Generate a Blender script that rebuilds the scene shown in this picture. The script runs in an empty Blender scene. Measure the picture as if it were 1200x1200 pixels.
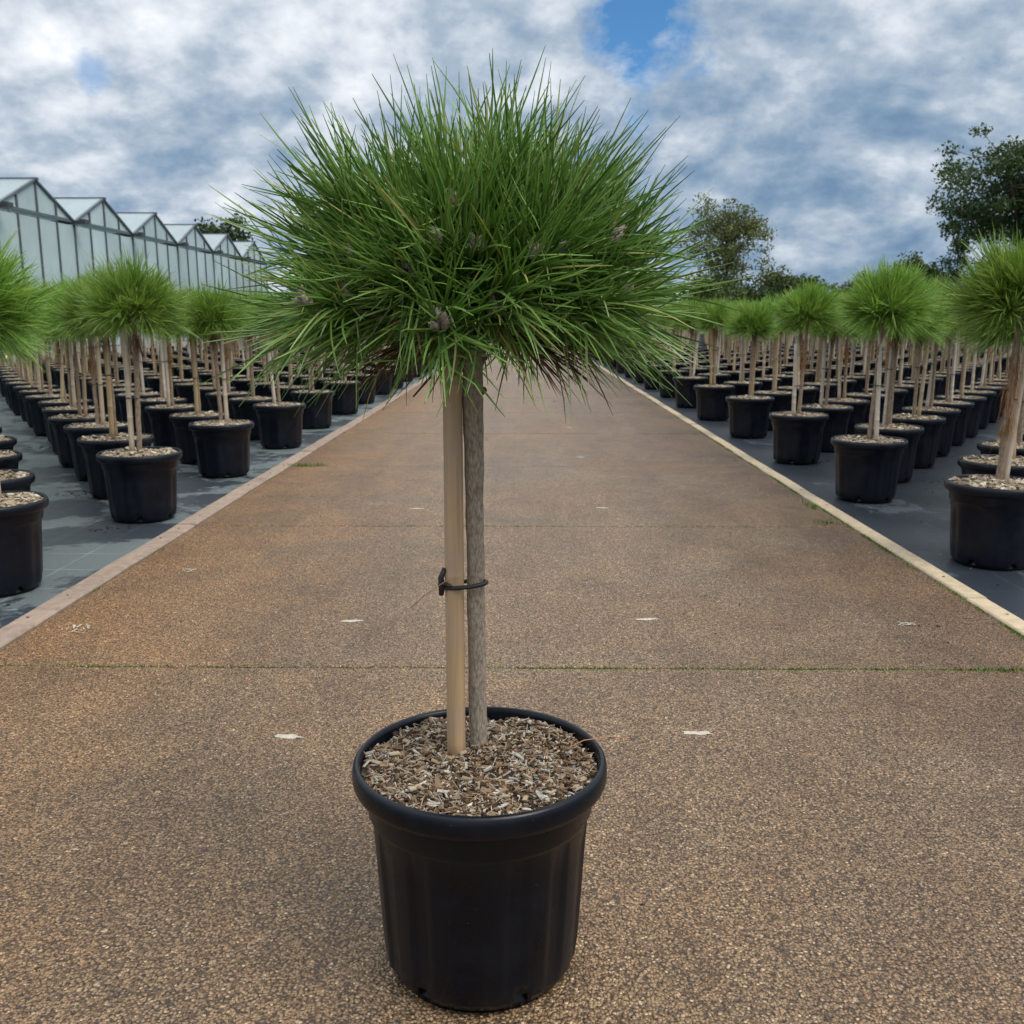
import bpy, math, random
import numpy as np
from mathutils import Vector, Matrix, Euler

random.seed(7)
rng = np.random.default_rng(7)
R = math.radians
scene = bpy.context.scene
COL = scene.collection

# ------------------------------------------------------------------ camera
CAM_H = 0.96
PITCH = math.atan(226 / 1130)
YAW = math.atan(13 / math.hypot(1130, 226))
cam_d = bpy.data.cameras.new('camera')
cam_d.sensor_width = 36.0
cam_d.lens = 36.0 * 1130 / 1200
cam_d.clip_start = 0.02
cam_d.clip_end = 3000
cam_d.dof.use_dof = True
cam_d.dof.focus_distance = 1.36
cam_d.dof.aperture_fstop = 17.0
cam = bpy.data.objects.new('camera', cam_d)
COL.objects.link(cam)
cam.location = (0, 0, CAM_H)
cam.rotation_euler = (math.pi / 2 - PITCH, 0, YAW)
scene.camera = cam
scene.cycles.max_bounces = 6
scene.cycles.diffuse_bounces = 3
scene.cycles.glossy_bounces = 3
scene.cycles.transmission_bounces = 4
scene.cycles.transparent_max_bounces = 8

# ------------------------------------------------------------------ world / sun / exposure
SUN_DIR = Vector((0.42, -0.30, 0.86)).normalized()      # towards the sun
sun_el = math.asin(SUN_DIR.z)
sun_az = math.atan2(SUN_DIR.x, SUN_DIR.y)
scene.view_settings.view_transform = 'Standard'
scene.view_settings.look = 'None'
scene.view_settings.exposure = 1.02
scene.view_settings.gamma = 1.0
scene.view_settings.use_curve_mapping = False

world = bpy.data.worlds.new('World')
scene.world = world
world.use_nodes = True
world.cycles.sampling_method = 'MANUAL'
world.cycles.sample_map_resolution = 512


class NT:
    """tiny node-tree helper"""
    def __init__(self, tree):
        self.t = tree
        tree.nodes.clear()

    def n(self, kind, **kw):
        nd = self.t.nodes.new(kind)
        for k, v in kw.items():
            if k.startswith('i_'):
                nd.inputs[k[2:].replace('_', ' ')].default_value = v
            else:
                setattr(nd, k, v)
        return nd

    def l(self, a, b):
        self.t.links.new(a, b)

    def math(self, op, a, b=None, c=None, clamp=False):
        nd = self.t.nodes.new('ShaderNodeMath')
        nd.operation = op
        nd.use_clamp = clamp
        for i, v in enumerate((a, b, c)):
            if v is None:
                continue
            if isinstance(v, (int, float)):
                nd.inputs[i].default_value = v
            else:
                self.l(v, nd.inputs[i])
        return nd.outputs[0]

    def ramp(self, fac, stops, interp='LINEAR'):
        nd = self.t.nodes.new('ShaderNodeValToRGB')
        cr = nd.color_ramp
        cr.interpolation = interp
        while len(cr.elements) < len(stops):
            cr.elements.new(0.5)
        for e, (p, c) in zip(cr.elements, stops):
            e.position = p
            e.color = (c, c, c, 1) if isinstance(c, (int, float)) else (c[0], c[1], c[2], 1)
        self.l(fac, nd.inputs[0])
        return nd.outputs[0]

    def mix(self, fac, a, b, blend='MIX'):
        nd = self.t.nodes.new('ShaderNodeMix')
        nd.data_type = 'RGBA'
        nd.blend_type = blend
        for sock, v in ((nd.inputs[0], fac), (nd.inputs[6], a), (nd.inputs[7], b)):
            if isinstance(v, (int, float)):
                sock.default_value = v
            elif isinstance(v, tuple):
                sock.default_value = (v[0], v[1], v[2], 1)
            else:
                self.l(v, sock)
        return nd.outputs[2]

    def noise(self, vec, scale, detail=5, rough=0.55, dist=0.0):
        nd = self.n('ShaderNodeTexNoise')
        nd.inputs['Scale'].default_value = scale
        nd.inputs['Detail'].default_value = detail
        nd.inputs['Roughness'].default_value = rough
        nd.inputs['Distortion'].default_value = dist
        if vec is not None:
            self.l(vec, nd.inputs['Vector'])
        return nd.outputs[0]


def build_world():
    g = NT(world.node_tree)
    out = g.n('ShaderNodeOutputWorld')
    sky = g.n('ShaderNodeTexSky')
    sky.sky_type = 'NISHITA'
    sky.sun_disc = False
    sky.sun_elevation = sun_el
    sky.sun_rotation = sun_az
    sky.air_density = 1.0
    sky.dust_density = 0.1
    sky.ozone_density = 3.0
    b_sky = g.n('ShaderNodeBackground')
    b_sky.inputs[1].default_value = 0.055
    g.l(g.mix(1.0, sky.outputs[0], (0.50, 0.86, 1.10), 'MULTIPLY'), b_sky.inputs[0])
    tc = g.n('ShaderNodeTexCoord')
    sep = g.n('ShaderNodeSeparateXYZ')
    g.l(tc.outputs['Generated'], sep.inputs[0])
    x, y, z = sep.outputs
    zc = g.math('MAXIMUM', z, 0.0)
    den = g.math('ADD', zc, 0.50)
    u = g.math('DIVIDE', x, den)
    v = g.math('DIVIDE', y, den)
    cmb = g.n('ShaderNodeCombineXYZ')
    g.l(u, cmb.inputs[0]); g.l(v, cmb.inputs[1])
    mp = g.n('ShaderNodeMapping')
    mp.inputs['Location'].default_value = (3.7, 1.9, 0.4)
    mp.inputs['Scale'].default_value = (1.0, 1.0, 1.0)
    g.l(cmb.outputs[0], mp.inputs[0])
    n_big = g.noise(mp.outputs[0], 1.7, 2, 0.5, 0.2)
    n_mid = g.noise(mp.outputs[0], 6.2, 7, 0.55, 0.10)
    n_fine = g.noise(mp.outputs[0], 24.0, 4, 0.6, 0.1)
    # the same field a step further off: its slope gives each puff a lit flank and a grey base
    mp2 = g.n('ShaderNodeMapping')
    mp2.inputs['Location'].default_value = (3.7 + 0.03, 1.9 + 0.055, 0.4)
    g.l(cmb.outputs[0], mp2.inputs[0])
    n_off = g.noise(mp2.outputs[0], 6.2, 5, 0.55, 0.10)
    relief = g.math('SUBTRACT', n_mid, n_off)
    s = g.math('MULTIPLY', n_mid, 0.55)
    s = g.math('MULTIPLY_ADD', n_big, 0.40, s)
    s = g.math('MULTIPLY_ADD', n_fine, 0.18, s)       # ~0.54 mean
    s = g.math('MULTIPLY_ADD', relief, 0.60, s)
    # cloud bases far away read darker and bluer, the deck overhead brighter
    el = g.math('MULTIPLY_ADD', zc, 0.80, -0.165)
    el = g.math('MINIMUM', el, 0.11)
    s2 = g.math('ADD', s, el)
    s2 = g.math('MULTIPLY_ADD', g.math('SUBTRACT', s2, 0.575), 1.75, 0.53, clamp=True)
    colr = g.ramp(s2, [(0.0, (0.085, 0.140, 0.215)), (0.20, (0.130, 0.185, 0.255)),
                       (0.42, (0.215, 0.260, 0.315)), (0.64, (0.345, 0.375, 0.415)),
                       (1.0, (0.53, 0.54, 0.555))])
    b_cl = g.n('ShaderNodeBackground')
    g.l(g.math('MULTIPLY_ADD', g.math('MAXIMUM', g.math('SUBTRACT', zc, 0.30), 0.0), 1.5, 1.0), b_cl.inputs[1])   # bright zenith of an overcast deck
    g.l(colr, b_cl.inputs[0])
    # openings in the deck: scattered ones from noise and two real gaps
    hole_n = g.noise(mp.outputs[0], 2.4, 4, 0.6, 0.3)
    holes = g.math('MULTIPLY_ADD', hole_n, -9.0, 3.05, clamp=True)

    n_gap = g.noise(mp.outputs[0], 12.0, 6, 0.6, 0.2)

    def gap(d, rad):
        vv = Vector(d).normalized()
        dp = g.n('ShaderNodeVectorMath'); dp.operation = 'DOT_PRODUCT'
        g.l(tc.outputs['Generated'], dp.inputs[0]); dp.inputs[1].default_value = vv
        a = g.math('ARCCOSINE', g.math('MINIMUM', dp.outputs['Value'], 0.99999))
        a = g.math('DIVIDE', a, rad)
        a = g.math('SUBTRACT', 1.0, a)
        a = g.math('ADD', a, g.math('MULTIPLY', g.math('SUBTRACT', n_gap, 0.47), 3.6))
        return g.math('MULTIPLY', a, 1.1, clamp=True)
    holes = g.math('MAXIMUM', holes, gap((0.130, 1.0784, 0.292), 0.058))
    holes = g.math('MAXIMUM', holes, g.math('MULTIPLY', gap((-0.4457, 1.064, 0.247), 0.014), 0.55))
    mixs = g.n('ShaderNodeMixShader')
    g.l(holes, mixs.inputs[0])
    g.l(b_cl.outputs[0], mixs.inputs[1])
    g.l(b_sky.outputs[0], mixs.inputs[2])
    g.l(mixs.outputs[0], out.inputs[0])


build_world()

sun_d = bpy.data.lights.new('sun', 'SUN')
sun_d.energy = 1.15
sun_d.angle = R(30)
sun_d.color = (1.0, 0.95, 0.87)
sun = bpy.data.objects.new('sun', sun_d)
COL.objects.link(sun)
sun.rotation_euler = SUN_DIR.to_track_quat('Z', 'Y').to_euler()


# ------------------------------------------------------------------ helpers
def tag(o, label=None, cat=None, group=None, kind=None):
    if label: o['label'] = label
    if cat: o['category'] = cat
    if group: o['group'] = group
    if kind: o['kind'] = kind
    return o


def empty(name, loc=(0, 0, 0), rz=0.0, parent=None):
    o = bpy.data.objects.new(name, None)
    COL.objects.link(o)
    o.location = loc
    o.rotation_euler = (0, 0, rz)
    o.empty_display_size = 0.1
    if parent: o.parent = parent
    return o


def link(name, mesh, parent=None, loc=(0, 0, 0), rot=(0, 0, 0)):
    o = bpy.data.objects.new(name, mesh)
    COL.objects.link(o)
    o.location = loc
    o.rotation_euler = rot
    if parent: o.parent = parent
    return o


class MB:
    """collects verts/faces with a per-vertex tint and builds one mesh"""
    def __init__(self):
        self.v = []; self.f = []; self.t = []; self.nv = 0

    def add(self, verts, faces, tint=0.5):
        verts = np.asarray(verts, float).reshape(-1, 3)
        off = self.nv
        self.v.append(verts)
        self.t.append(np.full(len(verts), tint) if np.isscalar(tint) else np.asarray(tint, float))
        self.f.extend([tuple(i + off for i in f) for f in faces])
        self.nv += len(verts)

    def box(self, c, s, rot=None, tint=0.5):
        hx, hy, hz = s[0] / 2, s[1] / 2, s[2] / 2
        vs = [Vector((x, y, z)) for x in (-hx, hx) for y in (-hy, hy) for z in (-hz, hz)]
        if rot is not None:
            m = rot if isinstance(rot, Matrix) else Euler(rot).to_matrix()
            vs = [m @ q for q in vs]
        c = Vector(c)
        self.add([tuple(q + c) for q in vs],
                 [(0, 1, 3, 2), (4, 6, 7, 5), (0, 4, 5, 1), (2, 3, 7, 6), (0, 2, 6, 4), (1, 5, 7, 3)], tint)

    def tube(self, pts, rad, n=8, tint=0.5, cap=True):
        pts = [Vector(p) for p in pts]
        vs = []; ref = None
        for i, p in enumerate(pts):
            d = (pts[min(i + 1, len(pts) - 1)] - pts[max(i - 1, 0)]).normalized()
            if ref is None:
                ref = d.orthogonal().normalized()
            s = (ref - d * ref.dot(d)).normalized(); ref = s
            b = d.cross(s)
            r = rad[i] if hasattr(rad, '__len__') else rad
            for k in range(n):
                a = 2 * math.pi * k / n
                vs.append(tuple(p + (s * math.cos(a) + b * math.sin(a)) * r))
        fs = []
        for i in range(len(pts) - 1):
            for k in range(n):
                fs.append((i * n + k, i * n + (k + 1) % n, (i + 1) * n + (k + 1) % n, (i + 1) * n + k))
        if cap:
            fs.append(tuple(range(n - 1, -1, -1)))
            fs.append(tuple((len(pts) - 1) * n + k for k in range(n)))
        self.add(vs, fs, tint)

    def quads(self, V, tint):
        """V: (N,4,3) quads"""
        V = np.asarray(V, float); n = len(V)
        off = self.nv
        self.v.append(V.reshape(-1, 3))
        self.t.append(np.repeat(np.asarray(tint, float), 4))
        self.f.extend([(off + 4 * i, off + 4 * i + 1, off + 4 * i + 2, off + 4 * i + 3) for i in range(n)])
        self.nv += 4 * n

    def mesh(self, name, mat, smooth=False):
        m = bpy.data.meshes.new(name)
        V = np.concatenate(self.v) if self.v else np.zeros((0, 3))
        m.from_pydata(V.tolist(), [], self.f)
        at = m.attributes.new('tint', 'FLOAT', 'POINT')
        at.data.foreach_set('value', np.concatenate(self.t).astype(np.float32))
        if mat: m.materials.append(mat)
        if smooth:
            m.polygons.foreach_set('use_smooth', np.ones(len(m.polygons), dtype=bool))
        m.update()
        return m


def lathe(mb, prof, n=64, mod=None, tint=0.5):
    vs = []
    for i, (r, z) in enumerate(prof):
        for k in range(n):
            a = 2 * math.pi * k / n
            rr, zz = (r, z) if mod is None else mod(i, a, r, z)
            vs.append((rr * math.cos(a), rr * math.sin(a), zz))
    fs = []
    for i in range(len(prof) - 1):
        for k in range(n):
            fs.append((i * n + k, i * n + (k + 1) % n, (i + 1) * n + (k + 1) % n, (i + 1) * n + k))
    mb.add(vs, fs, tint)


# ------------------------------------------------------------------ materials
def new_mat(name):
    m = bpy.data.materials.new(name)
    m.use_nodes = True
    g = NT(m.node_tree)
    out = g.n('ShaderNodeOutputMaterial')
    b = g.n('ShaderNodeBsdfPrincipled')
    g.l(b.outputs[0], out.inputs[0])
    return m, g, b, out


def wpos(g):
    return g.n('ShaderNodeNewGeometry').outputs['Position']


def opos(g):
    return g.n('ShaderNodeTexCoord').outputs['Object']


def attr(g, name='tint'):
    a = g.n('ShaderNodeAttribute'); a.attribute_name = name
    return a.outputs['Fac']


def orand(g):
    return g.n('ShaderNodeObjectInfo').outputs['Random']


def bump(g, b, height, strength=0.3, dist=0.01):
    nd = g.n('ShaderNodeBump')
    nd.inputs['Strength'].default_value = strength
    nd.inputs['Distance'].default_value = dist
    g.l(height, nd.inputs['Height'])
    g.l(nd.outputs[0], b.inputs['Normal'])


def m_concrete():
    m, g, b, out = new_mat('exposed_aggregate_concrete')
    p = wpos(g)
    # warped coordinates break the cell grid
    nv = g.n('ShaderNodeTexNoise'); nv.inputs['Scale'].default_value = 60; nv.inputs['Detail'].default_value = 3
    g.l(p, nv.inputs['Vector'])
    vm = g.n('ShaderNodeVectorMath'); vm.operation = 'MULTIPLY_ADD'
    g.l(nv.outputs['Color'], vm.inputs[0]); vm.inputs[1].default_value = (0.008, 0.008, 0.0)
    g.l(p, vm.inputs[2])
    fl = g.n('ShaderNodeVectorMath'); fl.operation = 'MULTIPLY'
    g.l(vm.outputs[0], fl.inputs[0]); fl.inputs[1].default_value = (1, 1, 0)
    wp = fl.outputs[0]

    def vor(scale, feat='F1', rnd=1.0):
        v = g.n('ShaderNodeTexVoronoi'); v.feature = feat
        v.inputs['Scale'].default_value = scale
        v.inputs['Randomness'].default_value = rnd
        g.l(wp, v.inputs['Vector'])
        return v
    v1 = vor(190); v2 = vor(95); v3 = vor(360)
    sc1 = g.n('ShaderNodeSeparateColor'); g.l(v1.outputs['Color'], sc1.inputs[0])
    sc2 = g.n('ShaderNodeSeparateColor'); g.l(v2.outputs['Color'], sc2.inputs[0])
    sc3 = g.n('ShaderNodeSeparateColor'); g.l(v3.outputs['Color'], sc3.inputs[0])
    peb = g.ramp(sc1.outputs[0], [(0.0, (0.085, 0.062, 0.042)), (0.22, (0.185, 0.13, 0.082)),
                                  (0.5, (0.29, 0.215, 0.138)), (0.74, (0.365, 0.285, 0.192)),
                                  (0.90, (0.27, 0.22, 0.17)), (1.0, (0.62, 0.54, 0.42))])
    small = g.ramp(sc3.outputs[0], [(0.0, (0.085, 0.062, 0.042)), (0.6, (0.22, 0.16, 0.102)), (1.0, (0.42, 0.335, 0.235))])
    big = g.ramp(sc2.outputs[0], [(0.0, (0.12, 0.115, 0.115)), (0.35, (0.33, 0.235, 0.15)), (0.8, (0.46, 0.36, 0.25)), (1.0, (0.60, 0.52, 0.42))])
    usebig = g.math('GREATER_THAN', sc2.outputs[1], 0.86)
    bigin = g.math('LESS_THAN', v2.outputs['Distance'], 0.42)
    usebig = g.math('MULTIPLY', usebig, bigin)
    usesm = g.math('GREATER_THAN', v1.outputs['Distance'], 0.47)
    col = g.mix(usesm, peb, small)
    col = g.mix(usebig, col, big)
    # dark pits between the stones
    pit = g.ramp(v1.outputs['Distance'], [(0.0, 1.02), (0.45, 0.92), (0.72, 0.30)])
    col = g.mix(0.92, col, g.mix(1.0, col, pit, 'MULTIPLY'))
    # broad staining: ochre algae and damp brown
    st = g.noise(p, 0.9, 7, 0.62, 0.6)
    st2 = g.noise(p, 3.4, 8, 0.65, 0.4)
    col = g.mix(g.ramp(st, [(0.38, 0.0), (0.72, 0.55)]), col, g.mix(1.0, col, (1.28, 1.02, 0.72), 'MULTIPLY'))
    col = g.mix(g.ramp(st2, [(0.42, 0.0), (0.70, 0.62)]), col, g.mix(1.0, col, (0.60, 0.57, 0.56), 'MULTIPLY'))
    # the damp side next to the far bed is darker brown
    sp = g.n('ShaderNodeSeparateXYZ'); g.l(p, sp.inputs[0])
    dx = g.math('ADD', sp.outputs[0], g.math('MULTIPLY', g.math('SUBTRACT', st, 0.5), 2.2))
    damp = g.ramp(g.math('MULTIPLY_ADD', dx, 0.32, 0.5, clamp=True), [(0.52, 0.0), (0.92, 0.72)])
    col = g.mix(damp, col, g.mix(1.0, col, (0.58, 0.50, 0.45), 'MULTIPLY'))
    dx2 = g.math('ADD', sp.outputs[0], g.math('MULTIPLY', g.math('SUBTRACT', st2, 0.5), 1.0))
    och = g.ramp(g.math('MULTIPLY_ADD', dx2, -0.32, 0.5, clamp=True), [(0.66, 0.0), (0.98, 0.65)])
    col = g.mix(och, col, g.mix(1.0, col, (1.12, 0.86, 0.56), 'MULTIPLY'))
    mpt = g.n('ShaderNodeMapping'); mpt.inputs['Scale'].default_value = (2.6, 0.30, 1.0)
    g.l(p, mpt.inputs[0])
    trk = g.noise(mpt.outputs[0], 1.0, 6, 0.62, 0.8)
    col = g.mix(g.ramp(trk, [(0.42, 0.0), (0.66, 0.55)]), col, g.mix(1.0, col, (0.62, 0.57, 0.54), 'MULTIPLY'))
    spot = g.noise(p, 12.0, 5, 0.7, 0.8)
    col = g.mix(g.ramp(spot, [(0.58, 0.0), (0.70, 0.5)]), col, g.mix(1.0, col, (0.60, 0.57, 0.55), 'MULTIPLY'))
    col = g.mix(1.0, col, (1.05, 0.93, 0.775), 'MULTIPLY')
    g.l(col, b.inputs['Base Color'])
    g.l(g.ramp(st2, [(0.3, 0.55), (0.7, 0.36)]), b.inputs['Roughness'])
    b.inputs['Specular IOR Level'].default_value = 0.45
    hgt = g.math('MULTIPLY_ADD', v1.outputs['Distance'], -1.0, g.math('MULTIPLY', sc1.outputs[1], 0.5))
    hgt = g.math('ADD', hgt, g.math('MULTIPLY', g.math('SUBTRACT', 0.5, v2.outputs['Distance']), g.math('MULTIPLY', usebig, 1.2)))
    bump(g, b, hgt, 0.85, 0.0045)
    return m


def m_cloth(name, dry, dark, light):
    m, g, b, out = new_mat(name)
    p = wpos(g)
    sp = g.n('ShaderNodeSeparateXYZ'); g.l(p, sp.inputs[0])
    n1 = g.noise(p, 1.6, 7, 0.6, 0.7)
    n2 = g.noise(p, 9.0, 8, 0.65, 0.4)
    n3 = g.noise(p, 70.0, 4, 0.6)
    f = g.math('ADD', n1, g.math('MULTIPLY', g.math('SUBTRACT', n2, 0.5), 0.35))
    dryf = g.ramp(f, [(dry, 0.0), (dry + 0.05, 1.0)])
    col = g.mix(dryf, dark, light)
    col = g.mix(g.ramp(n3, [(0.35, 0.0), (0.75, 0.35)]), col, g.mix(1.0, col, (1.6, 1.55, 1.45), 'MULTIPLY'))
    # woven marker threads
    def line(c, period, width):
        fr = g.math('FRACT', g.math('DIVIDE', c, period))
        return g.math('LESS_THAN', fr, width / period)
    ln = g.math('MAXIMUM', line(sp.outputs[1], 0.26, 0.006), line(sp.outputs[0], 0.26, 0.006))
    ln = g.math('MULTIPLY', ln, g.ramp(n2, [(0.3, 0.1), (0.6, 0.8)]))
    col = g.mix(ln, col, g.mix(1.0, col, (2.2, 2.2, 2.1), 'MULTIPLY'))
    g.l(col, b.inputs['Base Color'])
    g.l(g.ramp(dryf, [(0.0, 0.40), (1.0, 0.62)]), b.inputs['Roughness'])
    wv = g.math('ADD', g.math('SINE', g.math('MULTIPLY', sp.outputs[0], 1400)), g.math('SINE', g.math('MULTIPLY', sp.outputs[1], 1400)))
    hg = g.math('ADD', g.math('MULTIPLY', wv, 0.02), g.math('MULTIPLY', n2, 0.8))
    bump(g, b, hg, 0.35, 0.012)
    return m


def m_simple(name, col, rough=0.6, var=0.25, scale=20, bmp=0.0, spec=0.5, objrand=0.0, coord='obj'):
    m, g, b, out = new_mat(name)
    p = opos(g) if coord == 'obj' else wpos(g)
    n = g.noise(p, scale, 6, 0.6, 0.2)
    lo = tuple(c * (1 - var) for c in col); hi = tuple(c * (1 + var) for c in col)
    c = g.ramp(n, [(0.3, lo), (0.7, hi)])
    if objrand:
        k = g.math('MULTIPLY_ADD', orand(g), 2 * objrand, 1 - objrand)
        cc = g.n('ShaderNodeCombineColor')
        for i in range(3): g.l(k, cc.inputs[i])
        c = g.mix(1.0, c, cc.outputs[0], 'MULTIPLY')
    g.l(c, b.inputs['Base Color'])
    b.inputs['Roughness'].default_value = rough
    b.inputs['Specular IOR Level'].default_value = spec
    if bmp:
        bump(g, b, n, bmp, 0.004)
    return m


def m_needle(name, stops, transl=0.3, rough=0.42, objvar=True):
    m, g, b, out = new_mat(name)
    c = g.ramp(attr(g), stops)
    if objvar:
        hs = g.n('ShaderNodeHueSaturation')
        r = orand(g)
        g.l(g.math('MULTIPLY_ADD', r, 0.018, 0.489), hs.inputs['Hue'])
        g.l(g.math('MULTIPLY_ADD', r, 0.35, 0.82), hs.inputs['Value'])
        g.l(c, hs.inputs['Color'])
        c = hs.outputs[0]
    g.l(c, b.inputs['Base Color'])
    b.inputs['Roughness'].default_value = rough
    b.inputs['Specular IOR Level'].default_value = 0.4
    tr = g.n('ShaderNodeBsdfTranslucent')
    g.l(g.mix(1.0, c, (1.25, 1.15, 0.7), 'MULTIPLY'), tr.inputs[0])
    ms = g.n('ShaderNodeMixShader'); ms.inputs[0].default_value = transl
    g.l(b.outputs[0], ms.inputs[1]); g.l(tr.outputs[0], ms.inputs[2])
    g.l(ms.outputs[0], out.inputs[0])
    return m


def m_chips(name, stops, objvar=0.0):
    m, g, b, out = new_mat(name)
    n = g.noise(opos(g), 160, 4, 0.6)
    c = g.ramp(attr(g), stops)
    c = g.mix(g.ramp(n, [(0.35, 0.0), (0.7, 0.5)]), c, g.mix(1.0, c, (0.55, 0.5, 0.45), 'MULTIPLY'))
    g.l(c, b.inputs['Base Color'])
    b.inputs['Roughness'].default_value = 0.85
    b.inputs['Specular IOR Level'].default_value = 0.2
    return m


def m_cane(name, base, node_dark, objvar=0.15):
    m, g, b, out = new_mat(name)
    p = opos(g)
    mp = g.n('ShaderNodeMapping'); mp.inputs['Scale'].default_value = (90, 90, 4)
    g.l(p, mp.inputs[0])
    n = g.noise(mp.outputs[0], 1.0, 6, 0.6, 0.3)
    n2 = g.noise(p, 9, 5, 0.6, 0.5)
    c = g.ramp(n, [(0.3, tuple(x * 0.72 for x in base)), (0.7, tuple(min(1, x * 1.15) for x in base))])
    c = g.mix(g.ramp(n2, [(0.45, 0.0), (0.65, 0.55)]), c, node_dark)
    if objvar:
        r = orand(g)
        hs = g.n('ShaderNodeHueSaturation')
        g.l(g.math('MULTIPLY_ADD', r, 0.9, 0.45), hs.inputs['Saturation'])
        g.l(g.math('MULTIPLY_ADD', r, -0.35, 1.2), hs.inputs['Value'])
        g.l(c, hs.inputs['Color']); c = hs.outputs[0]
    g.l(c, b.inputs['Base Color'])
    b.inputs['Roughness'].default_value = 0.42
    bump(g, b, n, 0.15, 0.002)
    return m


def m_pot(name, col, rough):
    m, g, b, out = new_mat(name)
    p = opos(g)
    n = g.noise(p, 14, 7, 0.65, 0.5)
    n2 = g.noise(p, 240, 2, 0.5)
    c = g.ramp(n, [(0.35, col), (0.75, tuple(x * 1.9 + 0.002 for x in col))])
    # specks of dust and splashed grit
    c = g.mix(g.ramp(n2, [(0.735, 0.0), (0.76, 0.30)]), c, (0.16, 0.14, 0.12))
    g.l(c, b.inputs['Base Color'])
    g.l(g.ramp(n, [(0.3, rough - 0.05), (0.7, rough + 0.12)]), b.inputs['Roughness'])
    b.inputs['Specular IOR Level'].default_value = 0.28
    mp = g.n('ShaderNodeMapping'); mp.inputs['Scale'].default_value = (260, 260, 12)
    g.l(p, mp.inputs[0])
    n3 = g.noise(mp.outputs[0], 1.0, 3, 0.5)
    bump(g, b, n3, 0.08, 0.001)
    return m


def m_bark(name, lo, hi, sc=1.0, objvar=0.12):
    m, g, b, out = new_mat(name)
    p = opos(g)
    mp = g.n('ShaderNodeMapping'); mp.inputs['Scale'].default_value = (170 * sc, 170 * sc, 60 * sc)
    g.l(p, mp.inputs[0])
    v = g.n('ShaderNodeTexVoronoi'); v.inputs['Scale'].default_value = 1.0
    g.l(mp.outputs[0], v.inputs['Vector'])
    n = g.noise(mp.outputs[0], 0.7, 7, 0.7, 0.6)
    f = g.math('MULTIPLY_ADD', v.outputs['Distance'], -0.45, g.math('ADD', n, 0.22), clamp=True)
    c = g.ramp(f, [(0.2, lo), (0.75, hi)])
    if objvar:
        k = g.math('MULTIPLY_ADD', orand(g), 2 * objvar, 1 - objvar)
        cc = g.n('ShaderNodeCombineColor')
        for i in range(3): g.l(k, cc.inputs[i])
        c = g.mix(1.0, c, cc.outputs[0], 'MULTIPLY')
    g.l(c, b.inputs['Base Color'])
    b.inputs['Roughness'].default_value = 0.85
    bump(g, b, f, 0.6, 0.003)
    return m


def m_glass(name, col, transp, rough=0.12):
    m, g, b, out = new_mat(name)
    p = wpos(g)
    n = g.noise(p, 1.1, 6, 0.6, 0.5)
    k = g.math('MULTIPLY_ADD', orand(g), 0.16, 0.92)
    cc = g.n('ShaderNodeCombineColor')
    for i in range(3): g.l(k, cc.inputs[i])
    c = g.ramp(n, [(0.3, tuple(x * 0.9 for x in col)), (0.7, tuple(min(1, x * 1.06) for x in col))])
    g.l(g.mix(1.0, c, cc.outputs[0], 'MULTIPLY'), b.inputs['Base Color'])
    b.inputs['Roughness'].default_value = rough
    tr = g.n('ShaderNodeBsdfTransparent'); tr.inputs[0].default_value = (0.86, 0.95, 0.94, 1)
    ms = g.n('ShaderNodeMixShader'); ms.inputs[0].default_value = transp
    g.l(b.outputs[0], ms.inputs[1]); g.l(tr.outputs[0], ms.inputs[2])
    g.l(ms.outputs[0], out.inputs[0])
    return m


def m_ground():
    m, g, b, out = new_mat('field_grass')
    p = wpos(g)
    n = g.noise(p, 0.35, 8, 0.65, 0.4); n2 = g.noise(p, 14, 6, 0.7)
    c = g.ramp(n, [(0.3, (0.055, 0.07, 0.025)), (0.6, (0.085, 0.11, 0.035)), (0.8, (0.13, 0.11, 0.06))])
    c = g.mix(0.5, c, g.mix(1.0, c, g.ramp(n2, [(0.3, 0.5), (0.7, 1.3)]), 'MULTIPLY'))
    g.l(c, b.inputs['Base Color']); b.inputs['Roughness'].default_value = 0.95
    bump(g, b, n2, 0.8, 0.05)
    return m


M = {}
M['concrete'] = m_concrete()
M['ground'] = m_ground()
M['cloth_left'] = m_cloth('woven_cloth_drying', 0.46, (0.028, 0.035, 0.044), (0.092, 0.112, 0.114))
M['cloth_right'] = m_cloth('woven_cloth_damp', 0.60, (0.018, 0.023, 0.032), (0.04, 0.05, 0.062))
M['board_left'] = m_simple('weathered_pinkish_board', (0.27, 0.20, 0.15), 0.75, 0.22, 26, 0.3, coord='w', objrand=0.10)
M['board_right'] = m_simple('weathered_cream_board', (0.42, 0.33, 0.215), 0.75, 0.18, 26, 0.3, coord='w', objrand=0.08)
M['nail'] = m_simple('rusty_nail', (0.05, 0.03, 0.02), 0.7, 0.3, 60)
M['moss'] = m_needle('moss_blades', [(0.0, (0.035, 0.06, 0.012)), (0.5, (0.10, 0.17, 0.03)), (1.0, (0.22, 0.30, 0.06))], 0.2, 0.7, False)
M['joint'] = m_simple('joint_dirt', (0.035, 0.034, 0.02), 0.95, 0.5, 60, 0.5, coord='w')
M['mortar'] = m_simple('pale_mortar', (0.42, 0.38, 0.31), 0.85, 0.2, 80, 0.4, coord='w')
M['crumb'] = m_chips('dirt_crumbs', [(0.0, (0.02, 0.015, 0.01)), (0.6, (0.07, 0.05, 0.03)), (0.8, (0.25, 0.2, 0.14)), (1.0, (0.6, 0.56, 0.5))])
M['pot'] = m_pot('black_pot_plastic', (0.0008, 0.0019, 0.0046), 0.28)
M['pot_bg'] = m_pot('dusty_black_pot_plastic', (0.0012, 0.0026, 0.0064), 0.34)
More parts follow.
